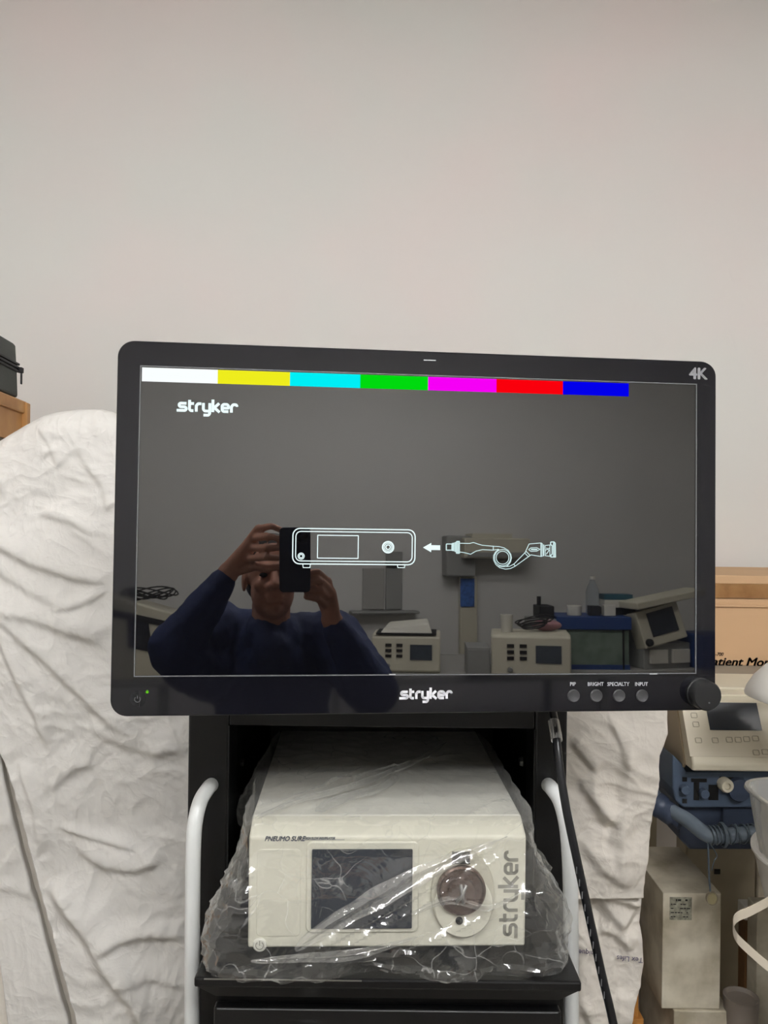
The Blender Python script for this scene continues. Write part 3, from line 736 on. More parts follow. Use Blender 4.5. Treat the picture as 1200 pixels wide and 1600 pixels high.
def sheet(name, label, left, right, top_tab, zbot, Y0, creases, back, m, seed, n=(260, 420), rough=1.0, wrap_l=False, tilt=0.0, group=None, rr=.05):
    """front face of a hanging cloth with the top and side(s) turned back over what it covers"""
    bm = NB(); nx, nz = n; kb = 10
    zmax = max(z for x, z in top_tab)
    def topz(x):
        for (x0, z0), (x1, z1) in zip(top_tab, top_tab[1:]):
            if x0 <= x <= x1: return z0+(z1-z0)*(x-x0)/(x1-x0)
        return top_tab[0][1] if x < top_tab[0][0] else top_tab[-1][1]
    rows = []
    for j in range(-kb, nz+1):
        row = []
        for i in range((-kb if wrap_l else 0), nx+kb+1):
            s = max(0, min(1, i/nx)); t = max(0, min(1, j/nz))
            zr = zmax+(zbot-zmax)*t
            x0 = lerp_tab(left, zr); x1 = lerp_tab(right, zr); x = x0+(x1-x0)*s
            zt_ = topz(x); z = zt_+(zbot-zt_)*t
            x0 = lerp_tab(left, z); x1 = lerp_tab(right, z); x = x0+(x1-x0)*s
            d = sum(crease(x, z, c[0], c[1], c[2]) for c in creases)+ripple(x, z, seed)*rough
            y = Y0-d+tilt*(z-zbot)
            e = min((x1-x), (zt_-z)); 
            if wrap_l: e = min(e, x-x0)
            if e < rr: y += rr-math.sqrt(max(0, rr*rr-(rr-e)**2))
            if j < 0: y += (-j/kb)*back; z -= (-j/kb)**2*.04
            if i > nx: y += ((i-nx)/kb)*back; x -= .01*((i-nx)/kb)
            if i < 0: y += (-i/kb)*back
            row.append(bm.verts.new((x, y, z)))
        rows.append(row)
    for a, b in zip(rows, rows[1:]):
        for i in range(len(a)-1): bm.faces.new((a[i], b[i], b[i+1], a[i+1]))
    o = obj(name, bm, m, None, smooth=180, base=((left[0][1]+right[0][1])/2, Y0, zbot))
    so = o.modifiers.new('thickness', 'SOLIDIFY'); so.thickness = .0012; so.offset = 0
    return props(o, label, 'sheet', group)
LY = 1.42
def S(px, py, Y=LY): p = P(px, py, Y); return (p.x, p.z)
def crs(Y, *cs): return [([S(x, y, Y) for x, y in pts], wd, amp) for pts, wd, amp in cs]
LC = crs(LY,
    ([(-50, 836), (0, 846), (50, 876), (126, 900), (178, 908)], .013, .015),
    ([(-50, 932), (0, 946), (38, 957), (113, 982), (178, 1003)], .016, .017),
    ([(-20, 872), (30, 905), (80, 935), (110, 938)], .014, .010),
    ([(85, 952), (130, 942), (178, 916)], .008, .008),
    ([(60, 800), (110, 812), (150, 835)], .008, .007),
    ([(-10, 950), (20, 972), (75, 1024), (126, 1074), (178, 1122), (220, 1150)], .015, .019),
    ([(-30, 955), (5, 990), (31, 1047), (63, 1116), (85, 1180)], .013, .015),
    ([(144, 1128), (179, 1150), (240, 1170), (300, 1165)], .014, .012),
    ([(85, 1285), (140, 1300), (175, 1311), (215, 1322)], .006, .008),
    ([(120, 1318), (165, 1345), (215, 1352), (262, 1335)], .013, .014),
    ([(85, 1370), (105, 1400), (137, 1445), (170, 1500), (215, 1560), (240, 1620)], .020, .026),
    ([(150, 1480), (190, 1462), (225, 1455), (300, 1458)], .012, .014),
    ([(180, 1530), (230, 1520), (300, 1535)], .012, .008),
    ([(60, 660), (85, 700), (95, 730)], .007, .005), ([(120, 700), (165, 760), (175, 800)], .010, .006),
    ([(30, 1180), (60, 1260), (70, 1330)], .010, .008), ([(70, 1235), (120, 1195), (150, 1190)], .012, .007))
zb_ = P(0, 1600, LY).z-.35
left_edge = [(S(-90, 660)[1], S(-90, 660)[0]), (S(-90, 1000)[1], S(-90, 1000)[0]), (S(-20, 1120)[1], S(-20, 1120)[0]), (S(25, 1230)[1], S(25, 1230)[0]), (S(57, 1350)[1], S(57, 1350)[0]), (S(92, 1480)[1], S(92, 1480)[0]), (S(124, 1600)[1], S(124, 1600)[0]), (zb_, S(200, 1900)[0])]
right_edge = [(S(420, 640)[1], -.294), (zb_, -.294)]
top = [S(-100, 735), S(-60, 712), S(-20, 688), S(0, 676), S(30, 659), S(60, 645), S(80, 639), S(105, 636), S(145, 635), S(165, 640), S(185, 650), S(215, 660), S(260, 668), S(420, 672)]
sheet('white_dust_sheet', 'white creased sheet draped high over something tall left of the monitor', left_edge, right_edge, top, zb_, LY, LC, .12, 'sheet_white', 3.1, wrap_l=False, rough=.75)
# lower layer at the far left
L2 = 1.435
le = [(S(-160, 900, L2)[1], S(-160, 900, L2)[0]), (zb_, S(-160, 900, L2)[0])]
le = [(S(-160, 1000, L2)[1], S(-160, 1000, L2)[0]), (S(-60, 1300, L2)[1], S(-60, 1300, L2)[0]), (S(-2, 1480, L2)[1], S(-2, 1480, L2)[0]), (S(14, 1600, L2)[1], S(14, 1600, L2)[0]), (zb_, S(30, 1700, L2)[0])]
re = [(S(-30, 1000, L2)[1], S(-30, 1000, L2)[0]), (S(5, 1190, L2)[1], S(5, 1190, L2)[0]), (S(41, 1345, L2)[1], S(41, 1345, L2)[0]), (S(78, 1480, L2)[1], S(78, 1480, L2)[0]), (S(112, 1600, L2)[1], S(112, 1600, L2)[0]), (zb_, S(150, 1750, L2)[0])]
re = [(z, x-.004) for z, x in re]
sheet('white_bed_sheet', 'white stitched sheet edge hanging at the lower left corner beside the draped sheet', le, re, [S(-170, 1000, L2), S(0, 1000, L2)], zb_, L2, crs(L2, ([(-20, 1280), (25, 1285)], .01, .005), ([(0, 1380), (60, 1400)], .01, .005)), .03, 'sheet_white', 8.2, n=(60, 200), rough=.5, rr=.004)
bq = P(120, 1100, 1.52)
cbd = obj('gap_backing', BX((P(16, 1100, 1.5).x, 1.462, 0), (P(180, 1100, 1.5).x, 1.475, bq.z)), 'sheet_warm', None, bevel=.002, base=(bq.x, 1.468, 0)); props(cbd, 'added pale backing that greys the shaded gap between the two left sheets', 'board')  # added backing, gives the shaded gap between the sheets its soft grey
# right sheet
RY2 = 1.36
def S2(px, py): p = P(px, py, RY2); return (p.z, p.x)
re2 = [S2(1042, 1050), S2(1042, 1145), S2(1036, 1162), S2(1029, 1178), S2(1029, 1228), S2(1025, 1245), S2(1022, 1262), S2(1015, 1310), S2(1006, 1385)]
le2 = [(S2(800, 1050)[0], .272), (S2(830, 1390)[0], .272)]
zs = P(0, 1390, RY2).z
topS = [(S(800, 1050, RY2)), (S(1060, 1050, RY2))]
RC = crs(RY2, ([(950, 1115), (972, 1165), (978, 1200)], .008, .008), ([(890, 1150), (910, 1175), (935, 1205)], .010, .012), ([(905, 1215), (930, 1250), (950, 1290)], .012, .014), ([(925, 1200), (925, 1240), (965, 1290), (950, 1330)], .010, .010),
    ([(890, 1212), (960, 1222), (1025, 1240)], .004, .003), ([(985, 1130), (975, 1260), (965, 1380)], .015, .010), ([(905, 1300), (940, 1350), (990, 1385)], .016, .014))
sheet('white_hem_sheet', 'white cloth hanging behind the right side of the cart beside the blue device', le2, re2, topS, zs, RY2, RC, .12, 'sheet_warm', 5.5, n=(150, 200), rough=.75, rr=.006)
RY3 = 1.40
def S3(px, py): p = P(px, py, RY3); return (p.z, p.x)
re3 = [S3(1010, 1300), S3(998, 1385), S3(1000, 1418), S3(998, 1440), S3(1003, 1470), S3(1005, 1505), S3(1001, 1540), S3(990, 1570), S3(985, 1600), S3(986, 1700)]
le3 = [(S3(830, 1300)[0], .272), (S3(830, 1700)[0], .272)]
RC3 = crs(RY3, ([(915, 1350), (950, 1385), (985, 1400), (1000, 1402)], .014, .022), ([(930, 1440), (960, 1450), (990, 1480)], .012, .012), ([(925, 1380), (955, 1420), (980, 1440)], .016, .018), ([(905, 1550), (925, 1600), (930, 1650)], .010, .012), ([(900, 1420), (910, 1500), (905, 1580)], .018, .010), ([(970, 1540), (960, 1620)], .012, .008))
ls = sheet('white_printed_sheet', 'lower white sheet printed with small upside-down words, under the hanging cloth', le3, re3, [S(830, 1300, RY3), S(1020, 1300, RY3)], P(0, 1800, RY3).z, RY3, RC3, .12, 'sheet_warm', 6.7, n=(120, 260), rough=.75, rr=.006)
# printing sits on the cloth: put it just in front of the sheet's highest points there
def surf_y(px, py):
    p = P(px, py, RY3); return RY3-(sum(crease(p.x, p.z, c[0], c[1], c[2]) for c in RC3)+ripple(p.x, p.z, 6.7)*.9)-.007
for s_, px, py, sz_ in (('Unique', 937, 1487, .0125), ('Tex Lifes', 1005, 1497, .0125)):
    y = surf_y(px-20, py)
    q = P(px, py, y)
    text('cloth_print', s_, sz_, T(q.x-0*ls.location.x, q.y, q.z) @ TXM @ Matrix.Rotation(PI+math.radians(-5), 4, 'Z') @ Matrix.Identity(4), 'stamp_ink', None, bold=.0000, extrude=.0003)
for o in list(C.objects):
    if o.name.startswith('cloth_print'):
        o.parent = ls; o.matrix_parent_inverse = Matrix.Translation(-ls.location)

# ================================================================== LEFT SHELF AND CASE
dirb = Vector((-.115, 1, 0)).normalized()          # runs back along the left wall
pc = P(47, 628, 1.86); pc2 = pc.copy()
SMx = M4(pc, Vector((dirb.y, -dirb.x, 0)), dirb, Vector((0, 0, 1)))   # x to the right, y back; origin top far right corner
zf = -pc.z
sh_t = thing('wooden_shelf', 'light oak shelf unit edge at the far left behind the white sheet', 'shelf', M4(Vector((pc.x, pc.y, 0)), SMx.col[0].to_3d(), dirb, Vector((0, 0, 1))))
H_ = pc.z
obj('shelf_top', BX((-.40, -.65, H_-.030), (-.006, 0, H_)), 'oak', sh_t, bevel=.004)
obj('side_board', BX((-.03, -.65, H_-.095), (-.012, -.002, H_-.030)), 'oak', sh_t)
obj('end_board', BX((-.40, -.018, .0), (-.0, .004, H_-.004)), 'oak', sh_t, bevel=.002)
obj('end_board', BX((-.40, -.29, .0), (-.006, -.27, H_-.03)), 'oak', sh_t, bevel=.002)
obj('lower_panel', BX((-.38, -.27, .3), (-.022, -.018, H_-.095)), 'shelf_grey', sh_t)
case = thing('zipped_case', 'dark grey-green zipped case on top of the oak shelf', 'case', M4(pc, SMx.col[0].to_3d(), dirb, Vector((0, 0, 1))))
cprof = rrect(-.29, .0, -.020, .125, .012, 4)
cprof = [(-.29, .002), (-.010, .002), (-.012, .055), (-.016, .118), (-.022, .126), (-.28, .126)]
obj('case_body', prism(NB(), cprof, -.62, -.05), 'case_green', case, bevel=.006, seg=3, smooth=40)
zpz = NB(); 
for z in (.062, .070, .078): box(zpz, (-.024, -.625, z-.0025), (-.0085, -.046, z+.0025))
obj('zipper', zpz, 'case_black', case, bevel=.001)
zq = NB(); box(zq, (-.014, -.050, .060), (-.003, -.036, .072)); box(zq, (-.0075, -.047, .034), (-.0045, -.040, .060)); obj('zip_pull', zq, 'case_black', case, bevel=.001)
wp = P(2, 1530, 1.55)
wb = obj('wooden_board', BX((wp.x-.35, 1.52, 0), (P(13, 1560, 1.54).x, 1.545, P(0, 1470, 1.54).z)), 'wood_orange', None, bevel=.002, base=(wp.x, 1.54, 0)); props(wb, 'strip of orange wood at the bottom left corner behind the sheet', 'board')

# ================================================================== RIGHT SIDE: CARTON
SHZ = P(1150, 1040, 1.80).z
bx0 = P(1098, 1000, 1.80).x
tb = thing('side_shelf', 'grey shelf board under the cardboard carton at the right', 'shelf', T(bx0+.3, 1.9, 0))
obj('board', BX((bx0-.05, 1.70, SHZ-.028), (bx0+.62, WY-.005, SHZ)), 'shelf_grey', tb, world=True, bevel=.003)
for x in (bx0-.03, bx0+.58):
    for y in (1.73, 2.10): obj('leg', BX((x, y-.015, 0), (x+.03, y+.015, SHZ-.028)), 'painted_metal_dark', tb, world=True)
ct = thing('cardboard_carton', 'brown cardboard carton printed with patient monitor wording on the right', 'box', T(bx0, 1.80, SHZ))
CH = P(1150, 897, 1.80).z-SHZ
obj('carton_body', BX((0, 0, 0), (.42, .30, CH-.018)), 'cardboard', ct, bevel=.002)
obj('carton_flap', BX((-.002, -.004, CH-.022), (.422, .302, CH-.003)), 'cardboard', ct, bevel=.002)
zt1 = P(1150, 912, 1.8).z-SHZ; zt2 = P(1150, 934, 1.8).z-SHZ
obj('tape', BX((-.003, -.0048, zt2), (.423, .0, zt1)), 'carton_tape', ct)
obj('flap_edge', BX((-.002, -.0052, P(1150, 948, 1.8).z-SHZ), (.422, .0, P(1150, 945, 1.8).z-SHZ)), 'cardboard', ct)
q = P(1119, 1038.5, 1.797)
def ctext(s, px, py, size, bold, xs, shear=.28):
    q = P(px, py, 1.797); return text('carton_lettering', s, size, T(q.x-bx0, -.0008, q.z-SHZ) @ TXM, 'print_black', ct, bold=bold, shear=shear, xs=xs)
ctext('Patient Monitor', 1102, 1040, .0265, .0009, 1.12)
ctext('-700', 1118, 1025, .0110, .0002, .9)

# ================================================================== VENTILATOR
vx = .545
vt = thing('ventilator', 'cream and blue ventilator with tilted control panel at the right', 'medical device', T(vx+.15, 1.5, 0))
def vo(name, bm, m, par=None, **k): return obj(name, bm, m, par or vt, world=True, **k)
zA = P(1085, 1205, 1.40).z; zB = P(1085, 1193, 1.40).z; zC = P(1070, 1097, 1.452).z
yA, yC = 1.40, 1.452
xr = vx+.42
prof = [(yA, zA), (yA-.002, zB), (yC-.004, zC-.002), (yC+.006, zC), (1.62, zC), (1.62, zA)]
vo('head', prism(NB(), prof, vx, xr, 'x'), 'vent_cream', bevel=.004, seg=3, smooth=30)
vo('side_skin', prism(NB(), [(1.43, zA+.004), (1.475, zC-.006), (1.60, zC-.006), (1.60, zA-.06), (1.5, zA-.06)], vx-.0025, vx+.002, 'x'), 'vent_side')
vo('lid', BX((vx+.004, 1.50, zC), (xr, 1.54, zC+.004)), 'vent_cream', bevel=.001)
vo('lid', BX((vx+.004, 1.552, zC), (xr, 1.69, zC+.006)), 'vent_cream', bevel=.002)
# panel plane frame: origin at lower left corner of sloping face
up_ = (Vector((0, yC-.004, zC-.002))-Vector((0, yA-.002, zB))).normalized(); PX = Vector((1, 0, 0)); PN = up_.cross(PX)   # away from viewer
PM = M4(Vector((vx, yA-.002, zB)), PX, PN, up_)
PMi = PM.inverted()
def VL(px, py):
    r = cR*((px-600)/F)+cU*((800-py)/F)+cF; o = PM.translation; kk = PN.dot(o-CAM)/PN.dot(r); return PMi @ (CAM+r*kk)
def vbox(name, a, b, m, t0=-.001, t1=.002, par=None, **k):
    A = VL(*a); B = VL(*b); return vo(name, BX((A.x, t0, A.z), (B.x, t1, B.z), PM), m, par, **k)
vbox('control_panel', (1078, 1182), (1290, 1100), 'vent_panel', -.0012, .002)
vbox('display', (1109, 1141), (1181, 1099), 'lcd_dark', -.0030, .002, label='dark rectangular display')
def keyring(px, py, w_=.0105, h_=.0085):
    A = VL(px, py); bm = NB(); strokes(bm, [rrect(A.x-w_/2, A.z-h_/2, A.x+w_/2, A.z+h_/2, .0015, 3)], .0009, -.0012, -.0022, closed=True, M=PM); vo('key', bm, 'key_line')
for px, py in ((1084, 1118), (1087, 1132), (1091, 1157), (1117, 1157), (1139, 1156), (1153, 1156), (1166, 1155), (1180, 1154), (1181, 1176), (1195, 1175), (1209, 1174)): keyring(px, py)
# blue body
yb = 1.44
def B(px, py, Y=yb): p = P(px, py, Y); return (p.x, p.z)
vo('body', prism(NB(), [B(1051, 1179), B(1068, 1196), B(1072, 1207), B(1290, 1204), B(1290, 1262), B(1068, 1262), B(1056, 1252), B(1051, 1232)], yb, 1.60), 'vent_blue', bevel=.003, seg=2)
vo('body_lower', prism(NB(), [B(1068, 1258), B(1290, 1258), B(1290, 1335), B(1085, 1335), B(1068, 1318)], yb+.02, 1.66), 'vent_blue_dark', bevel=.003)
vo('body_panel', prism(NB(), [B(1134, 1265), B(1290, 1265), B(1290, 1312), B(1134, 1312)], yb+.012, yb+.03), 'vent_blue_dark', bevel=.003)
rc = NB()
for a, b in (((1080, 1216), (1104, 1222)), ((1084, 1222), (1092, 1250)), ((1107, 1226), (1122, 1250)), ((1066, 1214), (1073, 1221)), ((1066, 1248), (1073, 1255)), ((1124, 1214), (1150, 1220))):
    A = P(a[0], a[1], yb); Bb = P(b[0], b[1], yb); box(rc, (A.x, yb-.0012, Bb.z), (Bb.x, yb+.01, A.z))
vo('connector_recess', rc, 'hole_dark', label='dark recesses of the connector block')
for a, b in (((1068, 1232), .008), ((1098, 1238), .008), ((1152, 1232), .020)):
    A = P(a[0], a[1], yb); vo('connector', cyl(NB(), (A.x, yb-.012, A.z), (A.x, yb+.01, A.z), b, b*1.1), 'vent_blue_dark' if b > .01 else 'vent_blue', smooth=40, bevel=.001)
A = P(1138, 1230, yb-.02); vo('cream_knob', lathe(NB(), [(.0125, 0), (.0125, .014), (.010, .018), (.006, .018), (.005, .014)], Matrix.Translation((A.x, yb, A.z)) @ Matrix.Rotation(PI/2, 4, 'X'), 28), 'vent_cream', smooth=35, label='cream round knob')
A = P(1176, 1231, yb); vo('bolt', cyl(NB(), (A.x, yb-.003, A.z), (A.x, yb+.003, A.z), .0042), 'lip_grey', smooth=40)
sl_ = P(1183, 1230, yb).x; vo('body_seam', BX((sl_-.0006, yb-.0006, B(0, 1262)[1]), (sl_+.0006, yb+.004, B(0, 1206)[1])), 'hole_dark')
A = P(1070, 1312, 1.64); Bq = P(1180, 1312, 1.64)
vo('pedestal', BX((A.x, 1.635, .06), (Bq.x, 1.69, A.z+.03)), 'painted_metal_dark', bevel=.004)
vo('pedestal_side', BX((Bq.x, 1.632, .06), (Bq.x+.12, 1.69, A.z+.03)), 'painted_metal', bevel=.004)
sb = P(1116, 1361, 1.634); lm = NB(); box(lm, (sb.x, 1.633, sb.z-.006), (sb.x+.012, 1.637, sb.z+.004)); vo('small_sticker', lm, 'hole_dark')
bs = NB(); box(bs, (A.x-.01, 1.625, 0), (Bq.x+.12, 1.695, .06)); vo('foot_base', bs, 'painted_metal_dark', bevel=.01)
# blue rail with wound cable
rl = [(1000, 1212, 1.54), (1022, 1242, 1.50), (1040, 1262, 1.46), (1072, 1280, 1.42), (1104, 1304, 1.385), (1125, 1306, 1.38), (1160, 1304, 1.38), (1200, 1300, 1.38), (1270, 1294, 1.40), (1300, 1290, 1.45)]
rail = vo('handle_rail', tube(NB(), [P(*a) for a in rl], .0130, n=20, sub=8), 'tube_blue', smooth=60, label='grey-blue tubular handle rail')
vo('rail_elbow', tube(NB(), [P(1024, 1254, 1.47), P(1042, 1268, 1.455), P(1066, 1284, 1.435)], [.022, .020, .016], n=16), 'vent_blue_dark', smooth=60)
wr = NB()
def helix(px0, px1, turns, rad, ph=0, r=.0016):
    pts = []
    for k in range(int(turns*12)+1):
        t = k/(turns*12); px = px0+(px1-px0)*t; c = P(px, 1305-(px-1110)*.04, 1.38); a_ = 2*PI*turns*t+ph
        pts.append(c+Vector((0, math.cos(a_)*rad, math.sin(a_)*rad)))
    tube(wr, pts, r, n=6, sub=2)
helix(1108, 1132, 4, .0150); helix(1132, 1190, 4, .0152, 1.2); helix(1186, 1130, 3, .0156, 2.0, .0014); helix(1128, 1130.5, 2, .019, .5, .0022)
vo('wound_cable', wr, 'wire_grey', smooth=60, label='thin grey-blue cable wound around the rail')
st = NB(); tube(st, [P(1106, 1312, 1.375), P(1107, 1340, 1.372), P(1108, 1370, 1.372), P(1110, 1394, 1.372)], .0016, n=6); tube(st, [P(1108, 1316, 1.37), P(1120, 1336, 1.37), P(1116, 1345, 1.37), P(1112, 1360, 1.372)], .0009, n=6)
tg = thing('hanging_tag', 'oval tag hanging on a thin string from the blue rail', 'tag', T(*P(1110, 1394, 1.372)))
obj('string', st, 'wire_grey', tg, world=True, smooth=60)
A = P(1112, 1403, 1.372); obj('oval_disc', prism(NB(), oval(A.x, A.z, .0092, .0108, 24), 1.370, 1.373), 'tag_yellow', tg, world=True, bevel=.0006)
tr_ = NB(); strokes(tr_, [oval(A.x, A.z, .0092, .0108, 24)], .0018, 1.3735, 1.3690, closed=True); obj('disc_rim', tr_, 'painted_metal_dark', tg, world=True)

# ================================================================== PAINTED BOXES
by = 1.42
a0 = P(1036, 1395, by); a1 = P(1127, 1577, by)
pb1 = thing('metal_box', 'tall scuffed cream box with a paper label below the blue rail', 'box', T((a0.x+a1.x)/2, by, a1.z))
obj('box_body', BX((a0.x, by, a1.z), (P(1127, 1395, by).x, by+.12, a0.z)), 'painted_metal', pb1, world=True, bevel=.0015)
# long housing behind the front plate
obj('box_rear', BX((a0.x+.0005, by+.1195, a1.z), (P(1127, 1395, by).x-.0005, by+.20, a0.z-.0005)), 'painted_metal', pb1, world=True, bevel=.0015)
A = P(1046, 1437, by); Bq = P(1081, 1402, by); lb = obj('paper_label', BX((A.x, by-.0006, A.z), (Bq.x, by+.001, Bq.z)), 'label_paper', pb1, world=True, label='small grey printed paper label')
lt = NB()
random.seed(4)
for k in range(5):
    q = P(1048, 1406+k*6.5, by); x = q.x
    while x < Bq.x-.006:
        w_ = random.uniform(.002, .006); hh = .0016 if k == 0 else .0008
        if random.random() > .25: box(lt, (x, by-.001, q.z-hh), (x+w_, by, q.z+hh))
        x += w_+.0012
obj('label_print', lt, 'print_black', lb, world=True)
pb2 = obj('metal_crate', BX((P(1053, 1590, 1.415).x, 1.415, a1.z-.16), (P(1142, 1590, 1.415).x, 1.60, a1.z-.0005)), 'painted_metal', None, bevel=.002, base=(a0.x+.05, 1.5, a1.z-.16)); props(pb2, 'cream box lying under the tall scuffed box', 'box')
zlow = a1.z-.1605
lw = thing('low_trolley', 'dark low trolley carrying the stacked cream boxes', 'trolley', T(a0.x+.06, 1.5, 0))
obj('trolley_top', BX((a0.x-.002, 1.405, zlow-.03), (a0.x+.124, 1.62, zlow)), 'painted_metal_dark', lw, world=True, bevel=.003)
for x in (a0.x+.0, a0.x+.105):
    for y in (1.41, 1.59): obj('leg', BX((x, y, 0), (x+.02, y+.02, zlow-.03)), 'cart_inner', lw, world=True)
A = P(1158, 1556, 1.42)
pot = obj('grey_pot', lathe(NB(), [(.022, -.16), (.030, -.0), (.028, .0), (.024, -.006), (.004, -.008)], Matrix.Translation((A.x, 1.42, A.z)), 32), 'pot_grey', None, smooth=40, base=(A.x, 1.42, A.z-.16)); props(pot, 'small round grey pot at the lower right beside the cream boxes', 'pot')
lz = A.z-.161
shb = thing('plinth', 'dark plinth beneath the grey pot', 'plinth', T(A.x, 1.42, 0))
obj('plinth_block', BX((A.x-.026, 1.385, 0), (A.x+.10, 1.52, lz)), 'cart_inner', shb, world=True, bevel=.004)
# wood post, white panel, clear basin, strap
A = P(1165, 1440, 1.50); Bq = P(1185, 1540, 1.50)
wpst = obj('wood_post', BX((A.x, 1.50, .0), (Bq.x, 1.53, A.z)), 'wood_dark', None, bevel=.001, base=((A.x+Bq.x)/2, 1.515, 0)); props(wpst, 'narrow brown wooden post behind the white strap', 'post')
A = P(1183, 1440, 1.46); wpn = obj('pale_cabinet', BX((A.x, 1.46, 0), (A.x+.16, 1.50, P(0, 1403, 1.46).z)), 'painted_metal', None, bevel=.002, base=(A.x+.08, 1.48, 0)); props(wpn, 'pale grey cabinet at the right edge behind the white bucket', 'cabinet')
A = P(1165, 1441, 1.495); wcl = obj('white_block', BX((A.x, 1.50, A.z+.0005), (A.x+.024, 1.53, P(0, 1402, 1.5).z)), 'white_plastic', None, bevel=.002, base=(A.x+.012, 1.515, A.z)); props(wcl, 'small white block sitting on the brown wooden post', 'block')
Yb = 1.20
bn = NB()
rim = P(1176, 1248, Yb); cxb = P(1180, 1248, Yb+.04).x+.134
def basin_ring(k, z, g): return [Vector((cxb+(.13-g)*math.copysign(abs(math.cos(t))**.6, math.cos(t)), Yb+.04+(.09-g)*math.copysign(abs(math.sin(t))**.6, math.sin(t)), z)) for t in [2*PI*i/48 for i in range(48)]]
zr = P(0, 1243, Yb).z; zbs = P(0, 1345, Yb).z
lv = [(zr-.004, -.004), (zr, -.003), (zr, .003), (zr-.03, .007), (zbs, .018), (zbs-.002, .03)]
prev = None
for z, g in lv:
    rg = [bn.verts.new(v) for v in basin_ring(0, z, g)]
    if prev:
        for i in range(48): bn.faces.new((prev[i], prev[(i+1) % 48], rg[(i+1) % 48], rg[i]))
    prev = rg
bn.faces.new(prev)
bs_ = obj('plastic_basin', bn, 'tray_clear', None, smooth=50, base=(cxb, Yb+.04, zbs)); so = bs_.modifiers.new('t', 'SOLIDIFY'); so.thickness = .0016
props(bs_, 'clear plastic basin cut off by the right edge of the photo', 'basin')
# white bucket below with strap handle
bk = thing('white_bucket', 'white plastic bucket with a curved strap handle at the right edge', 'bucket', T(cxb, Yb+.04, 0))
zk = zbs-.006
ck = P(1186, 1400, Yb+.06).x+.146
bkM = Matrix.Translation((ck, Yb+.06, 0))
obj('pail', lathe(NB(), [(.100, zk-.26), (.118, zk-.11), (.142, zk-.008), (.146, zk-.004), (.146, zk), (.138, zk), (.134, zk-.01), (.090, zk-.25)], bkM, 48), 'white_plastic', bk, world=True, smooth=40)
sp = [(1210, 1404, 1.24), (1175, 1423, 1.22), (1156, 1431, 1.21), (1148, 1438, 1.20), (1146, 1450, 1.19), (1152, 1466, 1.18), (1172, 1486, 1.17), (1205, 1514, 1.16), (1250, 1545, 1.16)]
bmst = NB(); pts = smoothpath([P(*a) for a in sp], 8); pr_ = None
for i, p in enumerate(pts):
    hz = Vector((0, .0, .0075)); th = Vector((.0, .0016, 0))
    rg = [bmst.verts.new(p+hz), bmst.verts.new(p+hz+th), bmst.verts.new(p-hz+th), bmst.verts.new(p-hz)]
    if pr_:
        for k in range(4): bmst.faces.new((pr_[k], pr_[(k+1) % 4], rg[(k+1) % 4], rg[k]))
    else: bmst.faces.new(rg)
    pr_ = rg
bmst.faces.new(pr_)
obj('strap_handle', bmst, 'strap_white', bk, world=True, smooth=40)
obj('bucket_stool', BX((ck-.07, Yb-.02, 0), (ck+.085, Yb+.13, zk-.261)), 'cart_inner', None, base=(ck, Yb+.06, 0))
C.objects['bucket_stool'].name = 'low_stool'; props(C.objects['low_stool'], 'dark stool beneath the white bucket at the right', 'stool')
# white dome cap upper right
dm = NB(); A = P(1230, 1120, 1.22)
random.seed(2)
lathe(dm, [(.078, 0), (.080, .004), (.079, .014), (.072, .034), (.058, .056), (.040, .066), (.010, .070)], Matrix.Translation((P(1166, 1108, 1.27).x+.081, 1.27, P(0, 1104, 1.22).z)) @ Matrix.Rotation(math.radians(13), 4, 'Y'), 48)
dcx = P(1166, 1108, 1.27).x+.081; dcz = P(0, 1104, 1.22).z
dome = thing('examination_lamp', 'lamp with a white domed shade at the right edge in front of the ventilator', 'lamp', T(dcx+.30, 1.27, 0))
obj('lamp_shade', dm, 'white_plastic', dome, world=True, smooth=60, label='white domed lamp shade')
obj('arm', tube(NB(), [(dcx+.014, 1.27, dcz+.066), (dcx+.05, 1.27, dcz+.10), (dcx+.16, 1.27, dcz+.11), (dcx+.27, 1.27, dcz+.06), (dcx+.30, 1.27, dcz-.05)], .009, n=14), 'tube_white', dome, world=True, smooth=60)
obj('pole', cyl(NB(), (dcx+.30, 1.27, .02), (dcx+.30, 1.27, dcz-.045), .011), 'tube_white', dome, world=True, smooth=40)
obj('base', cyl(NB(), (dcx+.30, 1.27, 0), (dcx+.30, 1.27, .022), .11, .10), 'painted_metal_dark', dome, world=True, smooth=40)
# orange wood leg below the right sheet
A = P(985, 1600, 1.47); Bq = P(998, 1545, 1.47)
ow = NB(); box(ow, (P(960, 1600, 1.47).x, 1.47, 0), (Bq.x, 1.51, P(0, 1540, 1.47).z)); box(ow, (P(980, 1580, 1.47).x, 1.462, P(0, 1587, 1.47).z), (P(1004, 1580, 1.47).x, 1.50, P(0, 1576, 1.47).z))
owo = obj('wooden_stand', ow, 'wood_orange', None, bevel=.001, base=(Bq.x, 1.49, 0)); props(owo, 'orange wooden stand showing below the printed sheet', 'stand')

